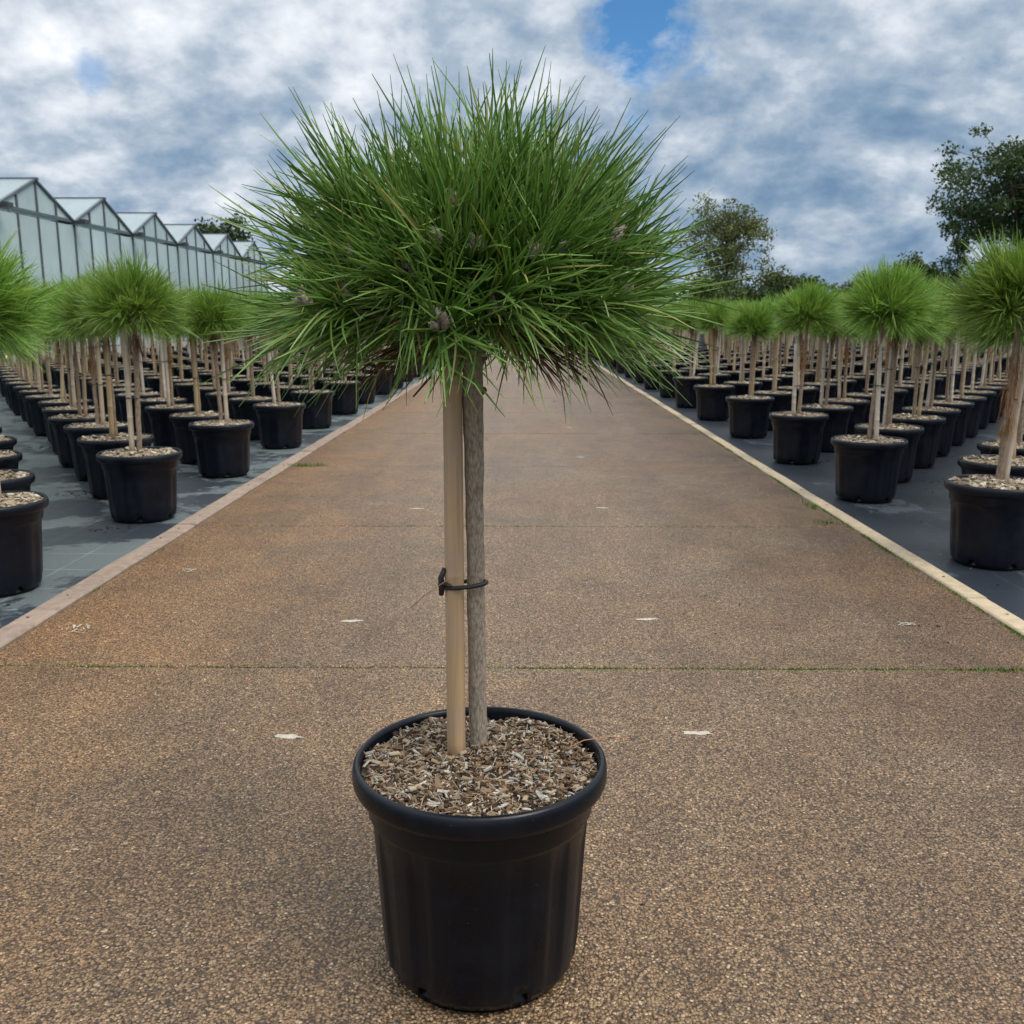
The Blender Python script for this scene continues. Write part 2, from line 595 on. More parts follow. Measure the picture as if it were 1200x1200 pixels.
M['soil'] = m_simple('dark_potting_soil', (0.075, 0.05, 0.032), 0.95, 0.5, 90, 0.8)
CH = [(0.0, (0.035, 0.022, 0.014)), (0.22, (0.11, 0.066, 0.038)), (0.42, (0.22, 0.145, 0.085)),
      (0.62, (0.34, 0.255, 0.165)), (0.80, (0.44, 0.36, 0.25)), (0.92, (0.34, 0.33, 0.30)), (1.0, (0.58, 0.54, 0.46))]
M['chips'] = m_chips('wood_chip_mulch', CH)
CHB = [(0.0, (0.07, 0.05, 0.035)), (0.3, (0.22, 0.165, 0.11)), (0.6, (0.38, 0.31, 0.22)), (1.0, (0.58, 0.52, 0.42))]
M['chips_bg'] = m_chips('weathered_mulch', CHB)
M['needle'] = m_needle('pine_needles', [(0.0, (0.042, 0.098, 0.020)), (0.35, (0.12, 0.235, 0.042)),
                                        (0.7, (0.225, 0.375, 0.088)), (0.93, (0.34, 0.48, 0.17)), (1.0, (0.46, 0.46, 0.16))], 0.32, 0.28, False)
M['needle_bg'] = m_needle('pine_needles_bed', [(0.0, (0.040, 0.10, 0.018)), (0.35, (0.115, 0.235, 0.038)),
                                               (0.7, (0.215, 0.37, 0.072)), (1.0, (0.36, 0.47, 0.13))], 0.35, 0.42, True)
M['dry'] = m_needle('dry_needles', [(0.0, (0.10, 0.035, 0.012)), (0.5, (0.30, 0.12, 0.03)), (1.0, (0.45, 0.26, 0.08))], 0.2, 0.6, False)
M['dark_dry'] = m_needle('dead_needles', [(0.0, (0.05, 0.022, 0.012)), (0.6, (0.13, 0.06, 0.03)), (1.0, (0.24, 0.13, 0.06))], 0.15, 0.6, False)
M['bud'] = m_simple('scaly_bud', (0.38, 0.30, 0.27), 0.8, 0.4, 120, 0.6)
M['cane'] = m_cane('bamboo_cane', (0.47, 0.315, 0.175), (0.36, 0.275, 0.225), 0)
M['cane_bg'] = m_cane('bleached_cane', (0.46, 0.355, 0.24), (0.36, 0.29, 0.215), 0.15)
M['stem'] = m_bark('grey_brown_bark', (0.13, 0.10, 0.072), (0.40, 0.33, 0.255), 2.0, 0)
M['stem_bg'] = m_bark('pine_stem_bark', (0.12, 0.082, 0.055), (0.33, 0.245, 0.17), 0.8)
M['twig'] = m_bark('twig_bark', (0.05, 0.03, 0.02), (0.16, 0.10, 0.06), 1.2, 0)
M['tie'] = m_simple('black_tie', (0.012, 0.012, 0.013), 0.5, 0.3, 80)
M['wire'] = m_simple('copper_fibre', (0.42, 0.20, 0.09), 0.5, 0.2, 80)
M['steel'] = m_simple('grey_blue_steel', (0.085, 0.105, 0.125), 0.5, 0.2, 3)
M['gutter'] = m_simple('dark_gutter', (0.035, 0.04, 0.045), 0.5, 0.3, 4)
M['glass'] = m_glass('whitewashed_glass', (0.62, 0.72, 0.73), 0.38, 0.08)
M['roof_glass'] = m_glass('whitewashed_roof_glass', (0.42, 0.48, 0.50), 0.45, 0.2)
M['screen'] = m_simple('thermal_screen', (0.78, 0.83, 0.82), 0.9, 0.08, 1.2)
M['plinth'] = m_simple('concrete_plinth', (0.40, 0.39, 0.36), 0.85, 0.15, 8, 0.3, coord='w')
M['yellow'] = m_simple('faded_yellow_board', (0.42, 0.36, 0.14), 0.8, 0.25, 9)
M['white'] = m_simple('white_plastic', (0.7, 0.72, 0.7), 0.5, 0.06, 9)
M['ycap'] = m_simple('yellow_cap', (0.72, 0.66, 0.20), 0.5, 0.1, 9)
M['treebark'] = m_bark('tree_bark', (0.035, 0.028, 0.02), (0.13, 0.105, 0.08), 0.05)
LF = lambda n, a, c, d: m_needle(n, [(0.0, a), (0.55, c), (1.0, d)], 0.3, 0.55, False)
M['leaf_olive'] = LF('olive_leaves', (0.045, 0.06, 0.018), (0.105, 0.13, 0.035), (0.20, 0.20, 0.065))
M['leaf_dark'] = LF('dark_leaves', (0.014, 0.032, 0.010), (0.034, 0.068, 0.018), (0.07, 0.11, 0.03))
M['leaf_mid'] = LF('mid_leaves', (0.028, 0.048, 0.014), (0.062, 0.095, 0.024), (0.115, 0.145, 0.04))

# ------------------------------------------------------------------ the setting: ground, cloth, path, edging
HALF = 1.545                      # half width of the concrete
JOINT0, PITCH_S = 2.573, 1.885    # slab joints along the path
Y_END = 46.0


def sheet(name, x0, x1, y0, y1, z, mat, nx=1, ny=1, wav=0.0):
    mb = MB()
    xs = np.linspace(x0, x1, nx + 1); ys = np.linspace(y0, y1, ny + 1)
    vs = []
    for yy in ys:
        for xx in xs:
            vs.append((xx, yy, z + (wav * (math.sin(xx * 5.1 + yy * 1.3) + math.sin(yy * 4.3 - xx * 2.2)) if wav else 0)))
    fs = [(j * (nx + 1) + i, j * (nx + 1) + i + 1, (j + 1) * (nx + 1) + i + 1, (j + 1) * (nx + 1) + i)
          for j in range(ny) for i in range(nx)]
    mb.add(vs, fs)
    return tag(link(name, mb.mesh(name, mat, True)), kind='structure')


sheet('ground', -900, 900, -60, 1800, -0.06, M['ground'])
sheet('weed_cloth_greenhouse_bed', -9.0, -HALF - 0.02, -1.5, Y_END, -0.006, M['cloth_left'], 60, 240, 0.0022)
sheet('weed_cloth_tree_bed', HALF + 0.02, 20.0, -1.5, Y_END, -0.006, M['cloth_right'], 100, 240, 0.0022)

road = empty('concrete_path', (0, 0, 0)); tag(road, kind='structure')
n_slabs = int((Y_END - JOINT0) / PITCH_S) + 1


def slab_mesh(w, l, t, bev, seed):
    r = random.Random(seed)
    mb = MB()
    nx, ny = 40, 14
    vs = []; 
    xs = [-w / 2 + bev] + [(-w / 2 + bev) + (w - 2 * bev) * i / nx for i in range(1, nx)] + [w / 2 - bev]
    ys = [-l / 2 + bev] + [(-l / 2 + bev) + (l - 2 * bev) * i / ny for i in range(1, ny)] + [l / 2 - bev]
    for j, yy in enumerate(ys):
        for i, xx in enumerate(xs):
            jx = jy = 0
            if j in (0, ny): jy = r.uniform(-.0035, .0035)
            vs.append((xx, yy + jy, 0.0))
    n0 = len(vs)
    fs = [(j * (nx + 1) + i, j * (nx + 1) + i + 1, (j + 1) * (nx + 1) + i + 1, (j + 1) * (nx + 1) + i)
          for j in range(ny) for i in range(nx)]
    # rim loop of the top
    loop = [i for i in range(nx + 1)] + [(j) * (nx + 1) + nx for j in range(1, ny + 1)] + \
           [ny * (nx + 1) + i for i in range(nx - 1, -1, -1)] + [j * (nx + 1) for j in range(ny - 1, 0, -1)]
    lo = []
    for k in loop:
        x, y, z = vs[k]
        sx = (1 if x > w / 2 - bev * 1.5 else -1 if x < -w / 2 + bev * 1.5 else 0)
        sy = (1 if y > l / 2 - bev - .004 else -1 if y < -l / 2 + bev + .004 else 0)
        lo.append((x + sx * bev, y + sy * bev, -bev))
    a = len(vs); vs += lo
    b2 = len(vs); vs += [(x, y, -t) for x, y, z in lo]
    n = len(loop)
    for k in range(n):
        q = (k + 1) % n
        fs.append((loop[q], loop[k], a + k, a + q))
        fs.append((a + q, a + k, b2 + k, b2 + q))
    mb.add(vs, fs)
    return mb.mesh('concrete_slab', M['concrete'])


slab_variants = [slab_mesh(2 * HALF, PITCH_S - 0.011, 0.05, 0.004, s) for s in range(4)]
patch_variants = []
for s in range(5):
    r = random.Random(40 + s)
    mb = MB(); n = 18; vs = [(0, 0, 0.0028)]
    for k in range(n):
        a = 2 * math.pi * k / n
        q = r.uniform(0.65, 1.15)
        vs.append((0.040 * math.cos(a) * q, 0.013 * math.sin(a) * q * r.uniform(0.6, 1.2), 0.0006))
    mb.add(vs, [(0, 1 + k, 1 + (k + 1) % n) for k in range(n)])
    patch_variants.append(mb.mesh('mortar_patch', M['mortar']))
for k in range(-2, n_slabs):
    yc = JOINT0 + (k + 0.5) * PITCH_S
    o = link('concrete_slab', slab_variants[k % 4], road, (0, yc, random.uniform(-.0015, .0015)), (random.uniform(-.0008, .0008), 0, math.pi * (k % 2)))
    if k < 5:
        # the worn plugs over the lifting points
        sgn = -1 if k % 2 else 1
        for (px, py) in ((-0.55, yc - PITCH_S * .5 + .42 + (1.0 if k == -1 else 0)), (0.41, yc - PITCH_S * .5 + .45 + (1.0 if k == -1 else 0))):
            q = link('mortar_patch', patch_variants[random.randrange(5)], o, (px * sgn, (py - yc) * sgn, 0.0005), (0, 0, random.uniform(-.12, .12)))
# dirt bed below the joints
jb = MB(); jb.box((0, (Y_END - 1) / 2, -0.035), (2 * HALF - 0.02, Y_END + 1, 0.05))
o = link('joint_bed', jb.mesh('joint_bed', M['joint']), road)


def blades(mb, pts, hmin, hmax, width, lean=0.5):
    n = len(pts)
    pts = np.asarray(pts)
    a = rng.uniform(0, 2 * np.pi, n); h = rng.uniform(hmin, hmax, n)
    le = rng.uniform(0, lean, n) * h; la = rng.uniform(0, 2 * np.pi, n)
    w = width * rng.uniform(.6, 1.3, n)
    d = np.stack([np.cos(a), np.sin(a), np.zeros(n)], 1) * w[:, None] * .5
    tip = pts + np.stack([np.cos(la) * le, np.sin(la) * le, h], 1)
    V = np.stack([pts - d, pts + d, tip + d * .25, tip - d * .25], 1)
    mb.quads(V, rng.uniform(0, 1, n))


mb = MB()
for k in range(0, 9):
    y = JOINT0 + k * PITCH_S
    dens = 9000 if k == 0 else 2600 if k == 1 else 1200
    xs = rng.uniform(-HALF + .02, HALF - .01, dens)
    dn = np.array([0.10 + 0.9 * (math.sin(x * 3.1 + k * 1.7 + 0.6) * .5 + .5) * (math.sin(x * 9.3 + k) * .3 + .7) for x in xs])
    if k == 0: dn = np.clip(dn + (xs > .75) * .8, 0, 1.2)
    keep = rng.uniform(0, 1, dens) < dn
    xs = xs[keep]
    wid = 0.0030 + 0.0035 * np.clip(dn[keep] - .5, 0, 1)
    p = np.stack([xs, y + rng.normal(0, 1, len(xs)) * wid, np.full(len(xs), -0.006)], 1)
    blades(mb, p, .002, .0075, .0045, 1.6)
tag(link('joint_moss', mb.mesh('joint_moss', M['moss']), road), kind='stuff')

# edging boards, pieces butted end to end
for side, mat, nm in ((-1, M['board_left'], 'path_edging_greenhouse_side'), (1, M['board_right'], 'path_edging_tree_side')):
    edge = empty(nm, (0, 0, 0)); tag(edge, kind='structure')
    y = 1.70 if side < 0 else 1.35
    i = 0
    while y < Y_END - 2:
        ln = (1.21 if i % 2 == 0 else 0.165) if side < 0 else 1.9
        mb = MB()
        w = 0.092 if side < 0 else 0.072
        xc = side * (HALF + 0.004 + w / 2)
        h = 0.030
        L = ln - 0.005
        # board with softened top edges, slightly uneven along its length
        prof = [(-w / 2, 0.0), (-w / 2, h - .005), (-w / 2 + .005, h), (w / 2 - .005, h), (w / 2, h - .005), (w / 2, 0.0)]
        ns = 9 if ln > 1 else 3; vs = []
        for j in range(ns):
            t = j / (ns - 1)
            wob = random.uniform(-.0022, .0022); zz = random.uniform(-.0012, .0012)
            for (px, pz) in prof: vs.append((px + wob, -L / 2 + L * t, pz + (zz if pz > .01 else 0)))
        fs = []
        for j in range(ns - 1):
            for q in range(5): fs.append((j * 6 + q + 1, j * 6 + q, (j + 1) * 6 + q, (j + 1) * 6 + q + 1))
        fs.append(tuple(range(6))); fs.append(tuple((ns - 1) * 6 + q for q in range(5, -1, -1)))
        mb.add(vs, fs)
        o = link('edging_board', mb.mesh('edging_board', mat), edge, (xc + random.uniform(-.003, .003), y + ln / 2, -0.022 + random.uniform(-.003, .002)), (0, 0, random.uniform(-.0025, .0025)))
        if y < 12:
            for ty in ((-.35, .4) if ln > 1 else (0.0,)):
                nb = MB(); lathe(nb, [(0.0001, .0022), (.004, .0018), (.0055, 0.0)], 10)
                link('nail_head', nb.mesh('nail_head', M['nail']), o, (random.uniform(-.015, .015), ty * ln, h + .0003))
        y += ln; i += 1

# moss and weeds along the edging
mb = MB()
def clump(x, y, n, sx, sy, hmin, hmax, w=.004):
    p = np.stack([rng.normal(x, sx, n), rng.normal(y, sy, n), np.full(n, -0.001)], 1)
    blades(mb, p, hmin, hmax, w, 1.1)
for y in np.concatenate([rng.uniform(2.2, 9, 60), rng.uniform(9, 22, 30)]):
    clump(HALF - .006, y, 50, .004, .06, .003, .010)
for y in rng.uniform(3, 16, 16):
    clump(-HALF + .004, y, 26, .004, .04, .003, .008)
clump(-1.46, 6.35, 240, .075, .03, .006, .024, .005)
clump(1.45, 4.55, 90, .03, .03, .006, .02)
clump(1.50, 4.95, 90, .012, .05, .008, .03)
clump(1.40, 2.56, 240, .10, .008, .004, .014)
tag(link('edge_moss', mb.mesh('edge_moss', M['moss'])), 'low green moss and weeds along the path edging boards', 'moss', kind='stuff')

# crumbs of dirt, bark and pale flecks lying on path and cloth
mb = MB()
def crumb(x, y, z, s, tint):
    n = 6; a0 = random.uniform(0, 6.3); st = random.uniform(.5, 1.0); ro = random.uniform(0, 6.3)
    vs = []
    for lv, f in ((0, 1.0), (.22, .75)):
        for q in range(n):
            a = a0 + 6.2832 * q / n; d = s * .5 * f * random.uniform(.6, 1.25)
            ex, ey = d * math.cos(a) * 1.3, d * math.sin(a) * st
            vs.append((x + ex * math.cos(ro) - ey * math.sin(ro), y + ex * math.sin(ro) + ey * math.cos(ro), z + s * lv * random.uniform(.6, 1.3)))
    vs.append((x, y, z + s * .32))
    mb.add(vs, [(q, (q + 1) % n, n + (q + 1) % n, n + q) for q in range(n)] + [(n + q, n + (q + 1) % n, 2 * n) for q in range(n)], tint)
for _ in range(420):
    y = random.uniform(1.0, 12); x = random.uniform(-1.5, 1.5)
    crumb(x, y, 0, random.choice((.003, .004, .005, .007)), random.choice((.0, .1, .3, .8, .75)))
for _ in range(1000):
    y = 2.0 + 10 * random.random() ** 1.4; s = random.choice((-1, 1)); x = s * random.uniform(1.66, 5.0)
    crumb(x, y, -.004, random.choice((.004, .005, .007, .010, .014)), random.choice((.0, .1, .2, .5, .6, .8)))
for _ in range(14):
    cx, cy = random.choice((-1, 1)) * random.uniform(1.9, 4), random.uniform(4, 8)
    for _ in range(18): crumb(random.gauss(cx, .06), random.gauss(cy, .04), -.004, random.choice((.006, .01, .016)), random.choice((0, .1, .2)))
for (cx, cy) in ((-.35, 7.9), (-.15, 9.4), (.42, 11.5), (.1, 12.5), (1.30, 2.93), (.75, 10.6), (.95, 9.2)):
    for _ in range(7): crumb(random.gauss(cx, .05), random.gauss(cy, .05), 0, random.choice((.004, .007, .012)), random.choice((0, .05, .1)))
tag(link('litter_crumbs', mb.mesh('litter_crumbs', M['crumb'])), 'scattered crumbs of dirt and bark on path and cloth', 'litter', kind='stuff')

# pale bird droppings on the path
mb = MB()
for (cx, cy, s) in ((-1.405, 2.90, .034), (1.24, 2.98, .03), (-1.30, 3.62, .028)):
    for _ in range(13):
        a = random.uniform(0, 6.3); l = s * random.uniform(.3, 1.3); w = s * random.uniform(.08, .2)
        x, y = cx + random.gauss(0, s * .5), cy + random.gauss(0, s * .5)
        d = Vector((math.cos(a), math.sin(a), 0)); n = Vector((-d.y, d.x, 0))
        p = Vector((x, y, .0012 + random.uniform(0, .002)))
        mb.add([tuple(p - d * l * .5 - n * w * .3), tuple(p + d * l * .4 - n * w * .5), tuple(p + d * l * .5 + n * w * .4), tuple(p - d * l * .5 + n * w * .3 + Vector((0, 0, .001)))], [(0, 1, 2, 3)], .8)
tag(link('dropping_splash', mb.mesh('dropping_splash', M['mortar'])), 'pale dried splashes on the brown concrete', 'splash', kind='stuff')


# ------------------------------------------------------------------ pine parts
def unit(v):
    return v / np.maximum(np.linalg.norm(v, axis=-1, keepdims=True), 1e-9)


def needles(mb, P, D, L, C, w, tint, nseg=4, sides=3, curl=None):
    """curved tapering needles: P base, D direction, L length, C bend vector (fraction of length)"""
    n = len(P)
    ref = unit(rng.normal(size=(n, 3)))
    S = unit(np.cross(D, ref)); B = np.cross(D, S)
    ts = np.linspace(0, 1, nseg + 1)
    rings = []
    for t in ts:
        c = P + L[:, None] * (D * t + C * t * t)
        if curl is not None:
            c = c + L[:, None] * curl * np.sin(t * 5.0)[..., None] * t
        wd = (w * (1.0 if t < .75 else (1.15 - (t - .75) * 3.4)) * (0.8 + .2 * min(1, t * 4)))
        wd = np.maximum(wd, w * .22)[:, None] * .5
        if sides == 2:
            rings.append(np.stack([c - S * wd, c + S * wd], 1))
        else:
            rings.append(np.stack([c + S * wd, c - S * wd * .5 + B * wd * .86, c - S * wd * .5 - B * wd * .86], 1))
    V = np.stack(rings, 1)                       # n, nseg+1, sides, 3
    k = nseg + 1
    off = mb.nv
    mb.v.append(V.reshape(-1, 3))
    # tips slightly paler than bases
    tt = np.clip(tint[:, None, None] + np.broadcast_to(((ts - .5) * .16)[None, :, None], (n, k, sides)), 0, 1)
    mb.t.append(tt.reshape(-1))
    mb.nv += n * k * sides
    base = off + np.arange(n)[:, None, None] * (k * sides)
    if sides == 2:
        pat = np.array([[2 * i, 2 * i + 1, 2 * i + 3, 2 * i + 2] for i in range(nseg)])
    else:
        pat = np.array([[3 * i + a, 3 * i + (a + 1) % 3, 3 * i + 3 + (a + 1) % 3, 3 * i + 3 + a] for i in range(nseg) for a in range(3)])
    F = (base + pat[None]).reshape(-1, 4)
    mb.f.extend(map(tuple, F.tolist()))


def shoots(n, lo=-0.28, seed=0):
    """evenly spread directions over the dome"""
    r = np.random.default_rng(seed)
    i = np.arange(n) + .5
    z = lo + (1 - lo) * (i / n)
    a = i * 2.399963 + r.normal(0, .12, n)
    z = np.clip(z + r.normal(0, .03, n), lo - .05, .995)
    q = np.sqrt(1 - z * z)
    return np.stack([q * np.cos(a), q * np.sin(a), z], 1)


def tuft(mb, u, tip, n, Ln, w, nseg, sides, shoot_len, droop=1.0, curlp=0.1, amax=50, minz=-.42, bend=.085, lim=None):
    u = np.asarray(u)
    s = rng.uniform(0, 1, n) ** 1.15
    P = tip[None] - u[None] * (s * shoot_len)[:, None]
    perp = unit(np.cross(rng.normal(size=(n, 3)), u[None]))
    a = np.radians(8 + (amax - 8) * (0.25 + .75 * s) * rng.uniform(.35, 1.0, n))
    D = unit(u[None] * np.cos(a)[:, None] + perp * np.sin(a)[:, None])
    D[:, 2] = np.where(D[:, 2] < minz, minz + (D[:, 2] - minz) * .25, D[:, 2]); D = unit(D)
    L = Ln * rng.uniform(.66, 1.12, n)
    # the brushes turn up at the top and sag at the sides
    gz = (.05 - .26 * np.clip(1 - D[:, 2] * 1.3, 0, 1.2)) * droop * rng.uniform(.2, 1.3, n)
    C = rng.normal(0, bend, (n, 3)); C[:, 2] += gz
    C -= 0.22 * perp * np.sin(a)[:, None] * rng.uniform(0, 1, n)[:, None]
    if lim is not None:      # no needle reaches far past its neighbours
        e = np.linalg.norm((P + L[:, None] * (D + C)) / np.asarray(lim), axis=1)
        L = L * np.clip(1 - (e - rng.uniform(.93, 1.03, n)).clip(0) * 1.9, .5, 1)
    cm = (rng.uniform(0, 1, n) < curlp).astype(float)
    curl = rng.normal(0, .14, (n, 3)) * cm[:, None]
    L = L * (1 - .25 * cm)
    tint = np.clip(rng.normal(rng.uniform(.36, .58), .2, n), 0, .95)
    tint[rng.uniform(0, 1, n) < .02] = 1.0
    needles(mb, P, D, L, C, np.full(n, w) * rng.uniform(.8, 1.2, n), tint, nseg, sides, curl)


# --- background crown variants (shared by the copies)
def bg_crown(seed, n_sh=52, per=52, Rr=.30, w=.0034, nseg=3, sides=2):
    mb = MB()
    U = shoots(n_sh, -.16, seed)
    r = np.random.default_rng(seed + 100)
    sq = np.array([1.0, 1.0, .98])
    for u in U:
        rt = Rr * .52 * r.uniform(.62, 1.15)
        ax = unit(u + r.normal(0, .16, 3) + np.array([0, 0, .16]))
        tuft(mb, ax, u * sq * rt, per, Rr * .50 * r.uniform(.82, 1.12), w, nseg, sides, .10, 1.0, .12, 60, -.55)
    return mb.mesh('crown', M['needle_bg'])


def stem_mesh(L, r0, r1, mat, seed, name='stem', n=10, knots=False, wob=.0018):
    r = random.Random(seed)
    mb = MB(); k = 14; pts = []; rad = []
    for i in range(k + 1):
        t = i / k
        pts.append((r.uniform(-wob, wob) * (t > 0), r.uniform(-wob, wob) * (t > 0), L * t - .01 * (t == 0)))
        rad.append((r0 + (r1 - r0) * t) * r.uniform(.95, 1.06))
    rad[0] *= 1.15
    mb.tube(pts, rad, n)
    return mb.mesh(name, mat, True)


def cane_mesh(L, rad, mat, seed, n=10, nodes=2):
    r = random.Random(seed)
    mb = MB(); zs = []; rs = []
    nd = sorted(r.uniform(.12, .9) * L for _ in range(nodes))
    zz = sorted(set([0, L] + [round(L * i / 8, 4) for i in range(9)]))
    prof = [(z, 1.0) for z in zz]
    for q in nd:
        prof += [(q - .006, 1.0), (q - .001, 1.10), (q + .001, 1.10), (q + .005, .98)]
    prof.sort()
    mb.tube([(0, 0, z - (.01 if z == 0 else 0)) for z, s in prof], [rad * s * (1 - .06 * z / L) for z, s in prof], n)
    return mb.mesh('cane', mat, True)


def pot_profile():
    return [(0.130, 0.008), (0.139, 0.012), (0.1445, 0.024), (0.1475, 0.05), (0.1520, 0.12), (0.1565, 0.20), (0.1600, 0.247),
            (0.1630, 0.252), (0.1655, 0.257), (0.1668, 0.285), (0.1680, 0.2900),
            (0.1790, 0.2925), (0.1835, 0.2965), (0.1865, 0.304), (0.1868, 0.316), (0.1850, 0.325), (0.1805, 0.3302),
            (0.1765, 0.3285), (0.1745, 0.322), (0.1725, 0.300), (0.166, 0.270)]


def pot_mesh(n, mat, name='pot'):
    mb = MB()
    prof = pot_profile()
    NF = 14

    def mod(i, a, r, z):
        if i <= 6:
            # shallow vertical flutes that fade out under the band
            k = min(1, max(0, (0.252 - z) / .03)) * min(1, max(0, (z - .012) / .03))
            s = math.cos(a * NF)
            r = r - .0040 * k * max(0.0, min(1.0, s * 1.6)) 
        if i <= 2:
            # drain notches round the foot
            ph = (a * 6 / (2 * math.pi) + 0.28) % 1.0
            if ph < .17:
                z += (.022, .017, .006)[i]; r -= (.010, .006, .002)[i]
        return r, z
    lathe(mb, prof, n, mod)
    # foot disc
    c = mb.nv
    vs = [(0, 0, .006)] + [(.121 * math.cos(2 * math.pi * k / n), .121 * math.sin(2 * math.pi * k / n), .0) for k in range(n)]
    fs = [(0, 1 + (k + 1) % n, 1 + k) for k in range(n)]
    mb.add(vs, fs)
    vs = []
    for rr, zz in ((.121, 0.0), (.130, 0.001), (.1305, .009)):
        vs += [(rr * math.cos(2 * math.pi * k / n), rr * math.sin(2 * math.pi * k / n), zz) for k in range(n)]
    fs = [(i * n + k, i * n + (k + 1) % n, (i + 1) * n + (k + 1) % n, (i + 1) * n + k) for i in range(2) for k in range(n)]
    mb.add(vs, fs)
    vs = []
    for rr, zz in ((.1305, .009), (.120, .03)):
        vs += [(rr * math.cos(2 * math.pi * k / n), rr * math.sin(2 * math.pi * k / n), zz) for k in range(n)]
    mb.add(vs, [(k, (k + 1) % n, n + (k + 1) % n, n + k) for k in range(n)])
    m = mb.mesh(name, mat, True)
    return m


def soil_height(x, y):
    r = math.hypot(x, y)
    return .006 * math.sin(x * 31 + 1) * math.cos(y * 27) + .010 * (1 - (r / .17) ** 2) + .003 * math.sin(x * 83 + y * 61)


def soil_disc(mb, rad, nr=8, na=36, tint=.25):
    vs = [(0, 0, soil_height(0, 0))]
    for i in range(1, nr + 1):
        for k in range(na):
            r = rad * i / nr; a = 2 * math.pi * k / na
            x, y = r * math.cos(a), r * math.sin(a)
            vs.append((x, y, soil_height(x, y) + random.uniform(-.0015, .0015)))
    fs = [(0, 1 + k, 1 + (k + 1) % na) for k in range(na)]
    for i in range(nr - 1):
        for k in range(na):
            fs.append((1 + i * na + k, 1 + (i + 1) * na + k, 1 + (i + 1) * na + (k + 1) % na, 1 + i * na + (k + 1) % na))
    mb.add(vs, fs, tint)


def chip_shape(mb, c, l, w, t, rot, tint, r):
    """a splintered chip: a skewed, tapered slab"""
    m = Euler(rot).to_matrix(); c = Vector(c)
    tp = r.uniform(.35, 1.0); sk = r.uniform(-.3, .3) * l
    vs = [(-l / 2, -w / 2, -t / 2), (l / 2, -w / 2 * tp, -t / 2), (l / 2 + sk * .3, w / 2 * tp, -t / 2), (-l / 2 + sk * .3, w / 2, -t / 2),
          (-l / 2, -w / 2 * .9, t / 2), (l / 2 * .9, -w / 2 * tp, t / 2 * .6), (l / 2 * .95, w / 2 * tp * .8, t / 2 * .7), (-l / 2 * .96, w / 2, t / 2)]
    mb.add([tuple(m @ Vector(v) + c) for v in vs],
           [(0, 3, 2, 1), (4, 5, 6, 7), (0, 1, 5, 4), (1, 2, 6, 5), (2, 3, 7, 6), (3, 0, 4, 7)], tint)


def bg_soil(seed):
    r = random.Random(seed)
    mb = MB(); soil_disc(mb, .172, 6, 28, .35)
    for _ in range(330):
        a = r.uniform(0, 6.283); q = .165 * math.sqrt(r.random())
        x, y = q * math.cos(a), q * math.sin(a)
        l = r.uniform(.008, .03)
        chip_shape(mb, (x, y, soil_height(x, y) + r.uniform(.001, .006)), l, l * r.uniform(.3, .8), r.uniform(.002, .006),
                   (r.uniform(-.5, .5), r.uniform(-.5, .5), r.uniform(0, 6.28)), min(1, max(0, r.gauss(.55, .25))), r)
    return mb.mesh('mulch', M['chips_bg'])


def dry_mesh(seed, n=240, L=.16, mat=None, spread=.03, length=.3):
    """dead needles hanging along the stem"""
    mb = MB()
    P = np.stack([rng.normal(0, .012, n), rng.normal(0, .012, n), rng.uniform(-length, 0.02, n)], 1)
    D = unit(np.stack([rng.normal(0, .26, n), rng.normal(0, .26, n), rng.uniform(-1.4, -.5, n)], 1))
    C = np.stack([np.zeros(n), np.zeros(n), rng.uniform(-.5, -.1, n)], 1)
    needles(mb, P, D, L * rng.uniform(.3, 1, n), C, np.full(n, .0016), rng.uniform(0, 1, n), 3, 2)
    return mb.mesh('dry_needles', mat or M['dry'])


def ring_mesh(rx, ry, rt, mat, name='tie', dx=0.0):
    mb = MB(); n = 18
    pts = [(dx + rx * math.cos(2 * math.pi * k / n), ry * math.sin(2 * math.pi * k / n), .002 * math.sin(4 * math.pi * k / n)) for k in range(n + 1)]
    mb.tube(pts, rt, 6, cap=False)
    return mb.mesh(name, mat, True)


SOIL_Z = 0.312
SH = {}
SH['pot'] = pot_mesh(84, M['pot_bg'])
SH['soil'] = [bg_soil(s) for s in (1, 2, 3)]
SH['crown'] = [bg_crown(s, Rr=rr) for s, rr in ((11, .315), (12, .30), (13, .29), (14, .325), (15, .305))]
SH['crown_near'] = [bg_crown(s, 64, 84, rr, .0027, 4, 2) for s, rr in ((21, .315), (22, .30), (23, .325))]
SH['stem'] = [stem_mesh(.63, .0135, .0105, M['stem_bg'], s) for s in (1, 2, 3)]
SH['cane'] = [cane_mesh(l, .0135, M['cane_bg'], s) for s, l in ((1, .60), (2, .56), (3, .64), (4, .50))]
SH['tie'] = ring_mesh(.032, .018, .0024, M['tie'])
SH['dry'] = [dry_mesh(1, 190, .10, length=.26), dry_mesh(2, 170, .09, length=.18)]
SH['base_dry'] = dry_mesh(5, 150, .10, M['dark_dry'], length=.05)

# protos live as meshes only; every plant is an Empty with its own linked parts


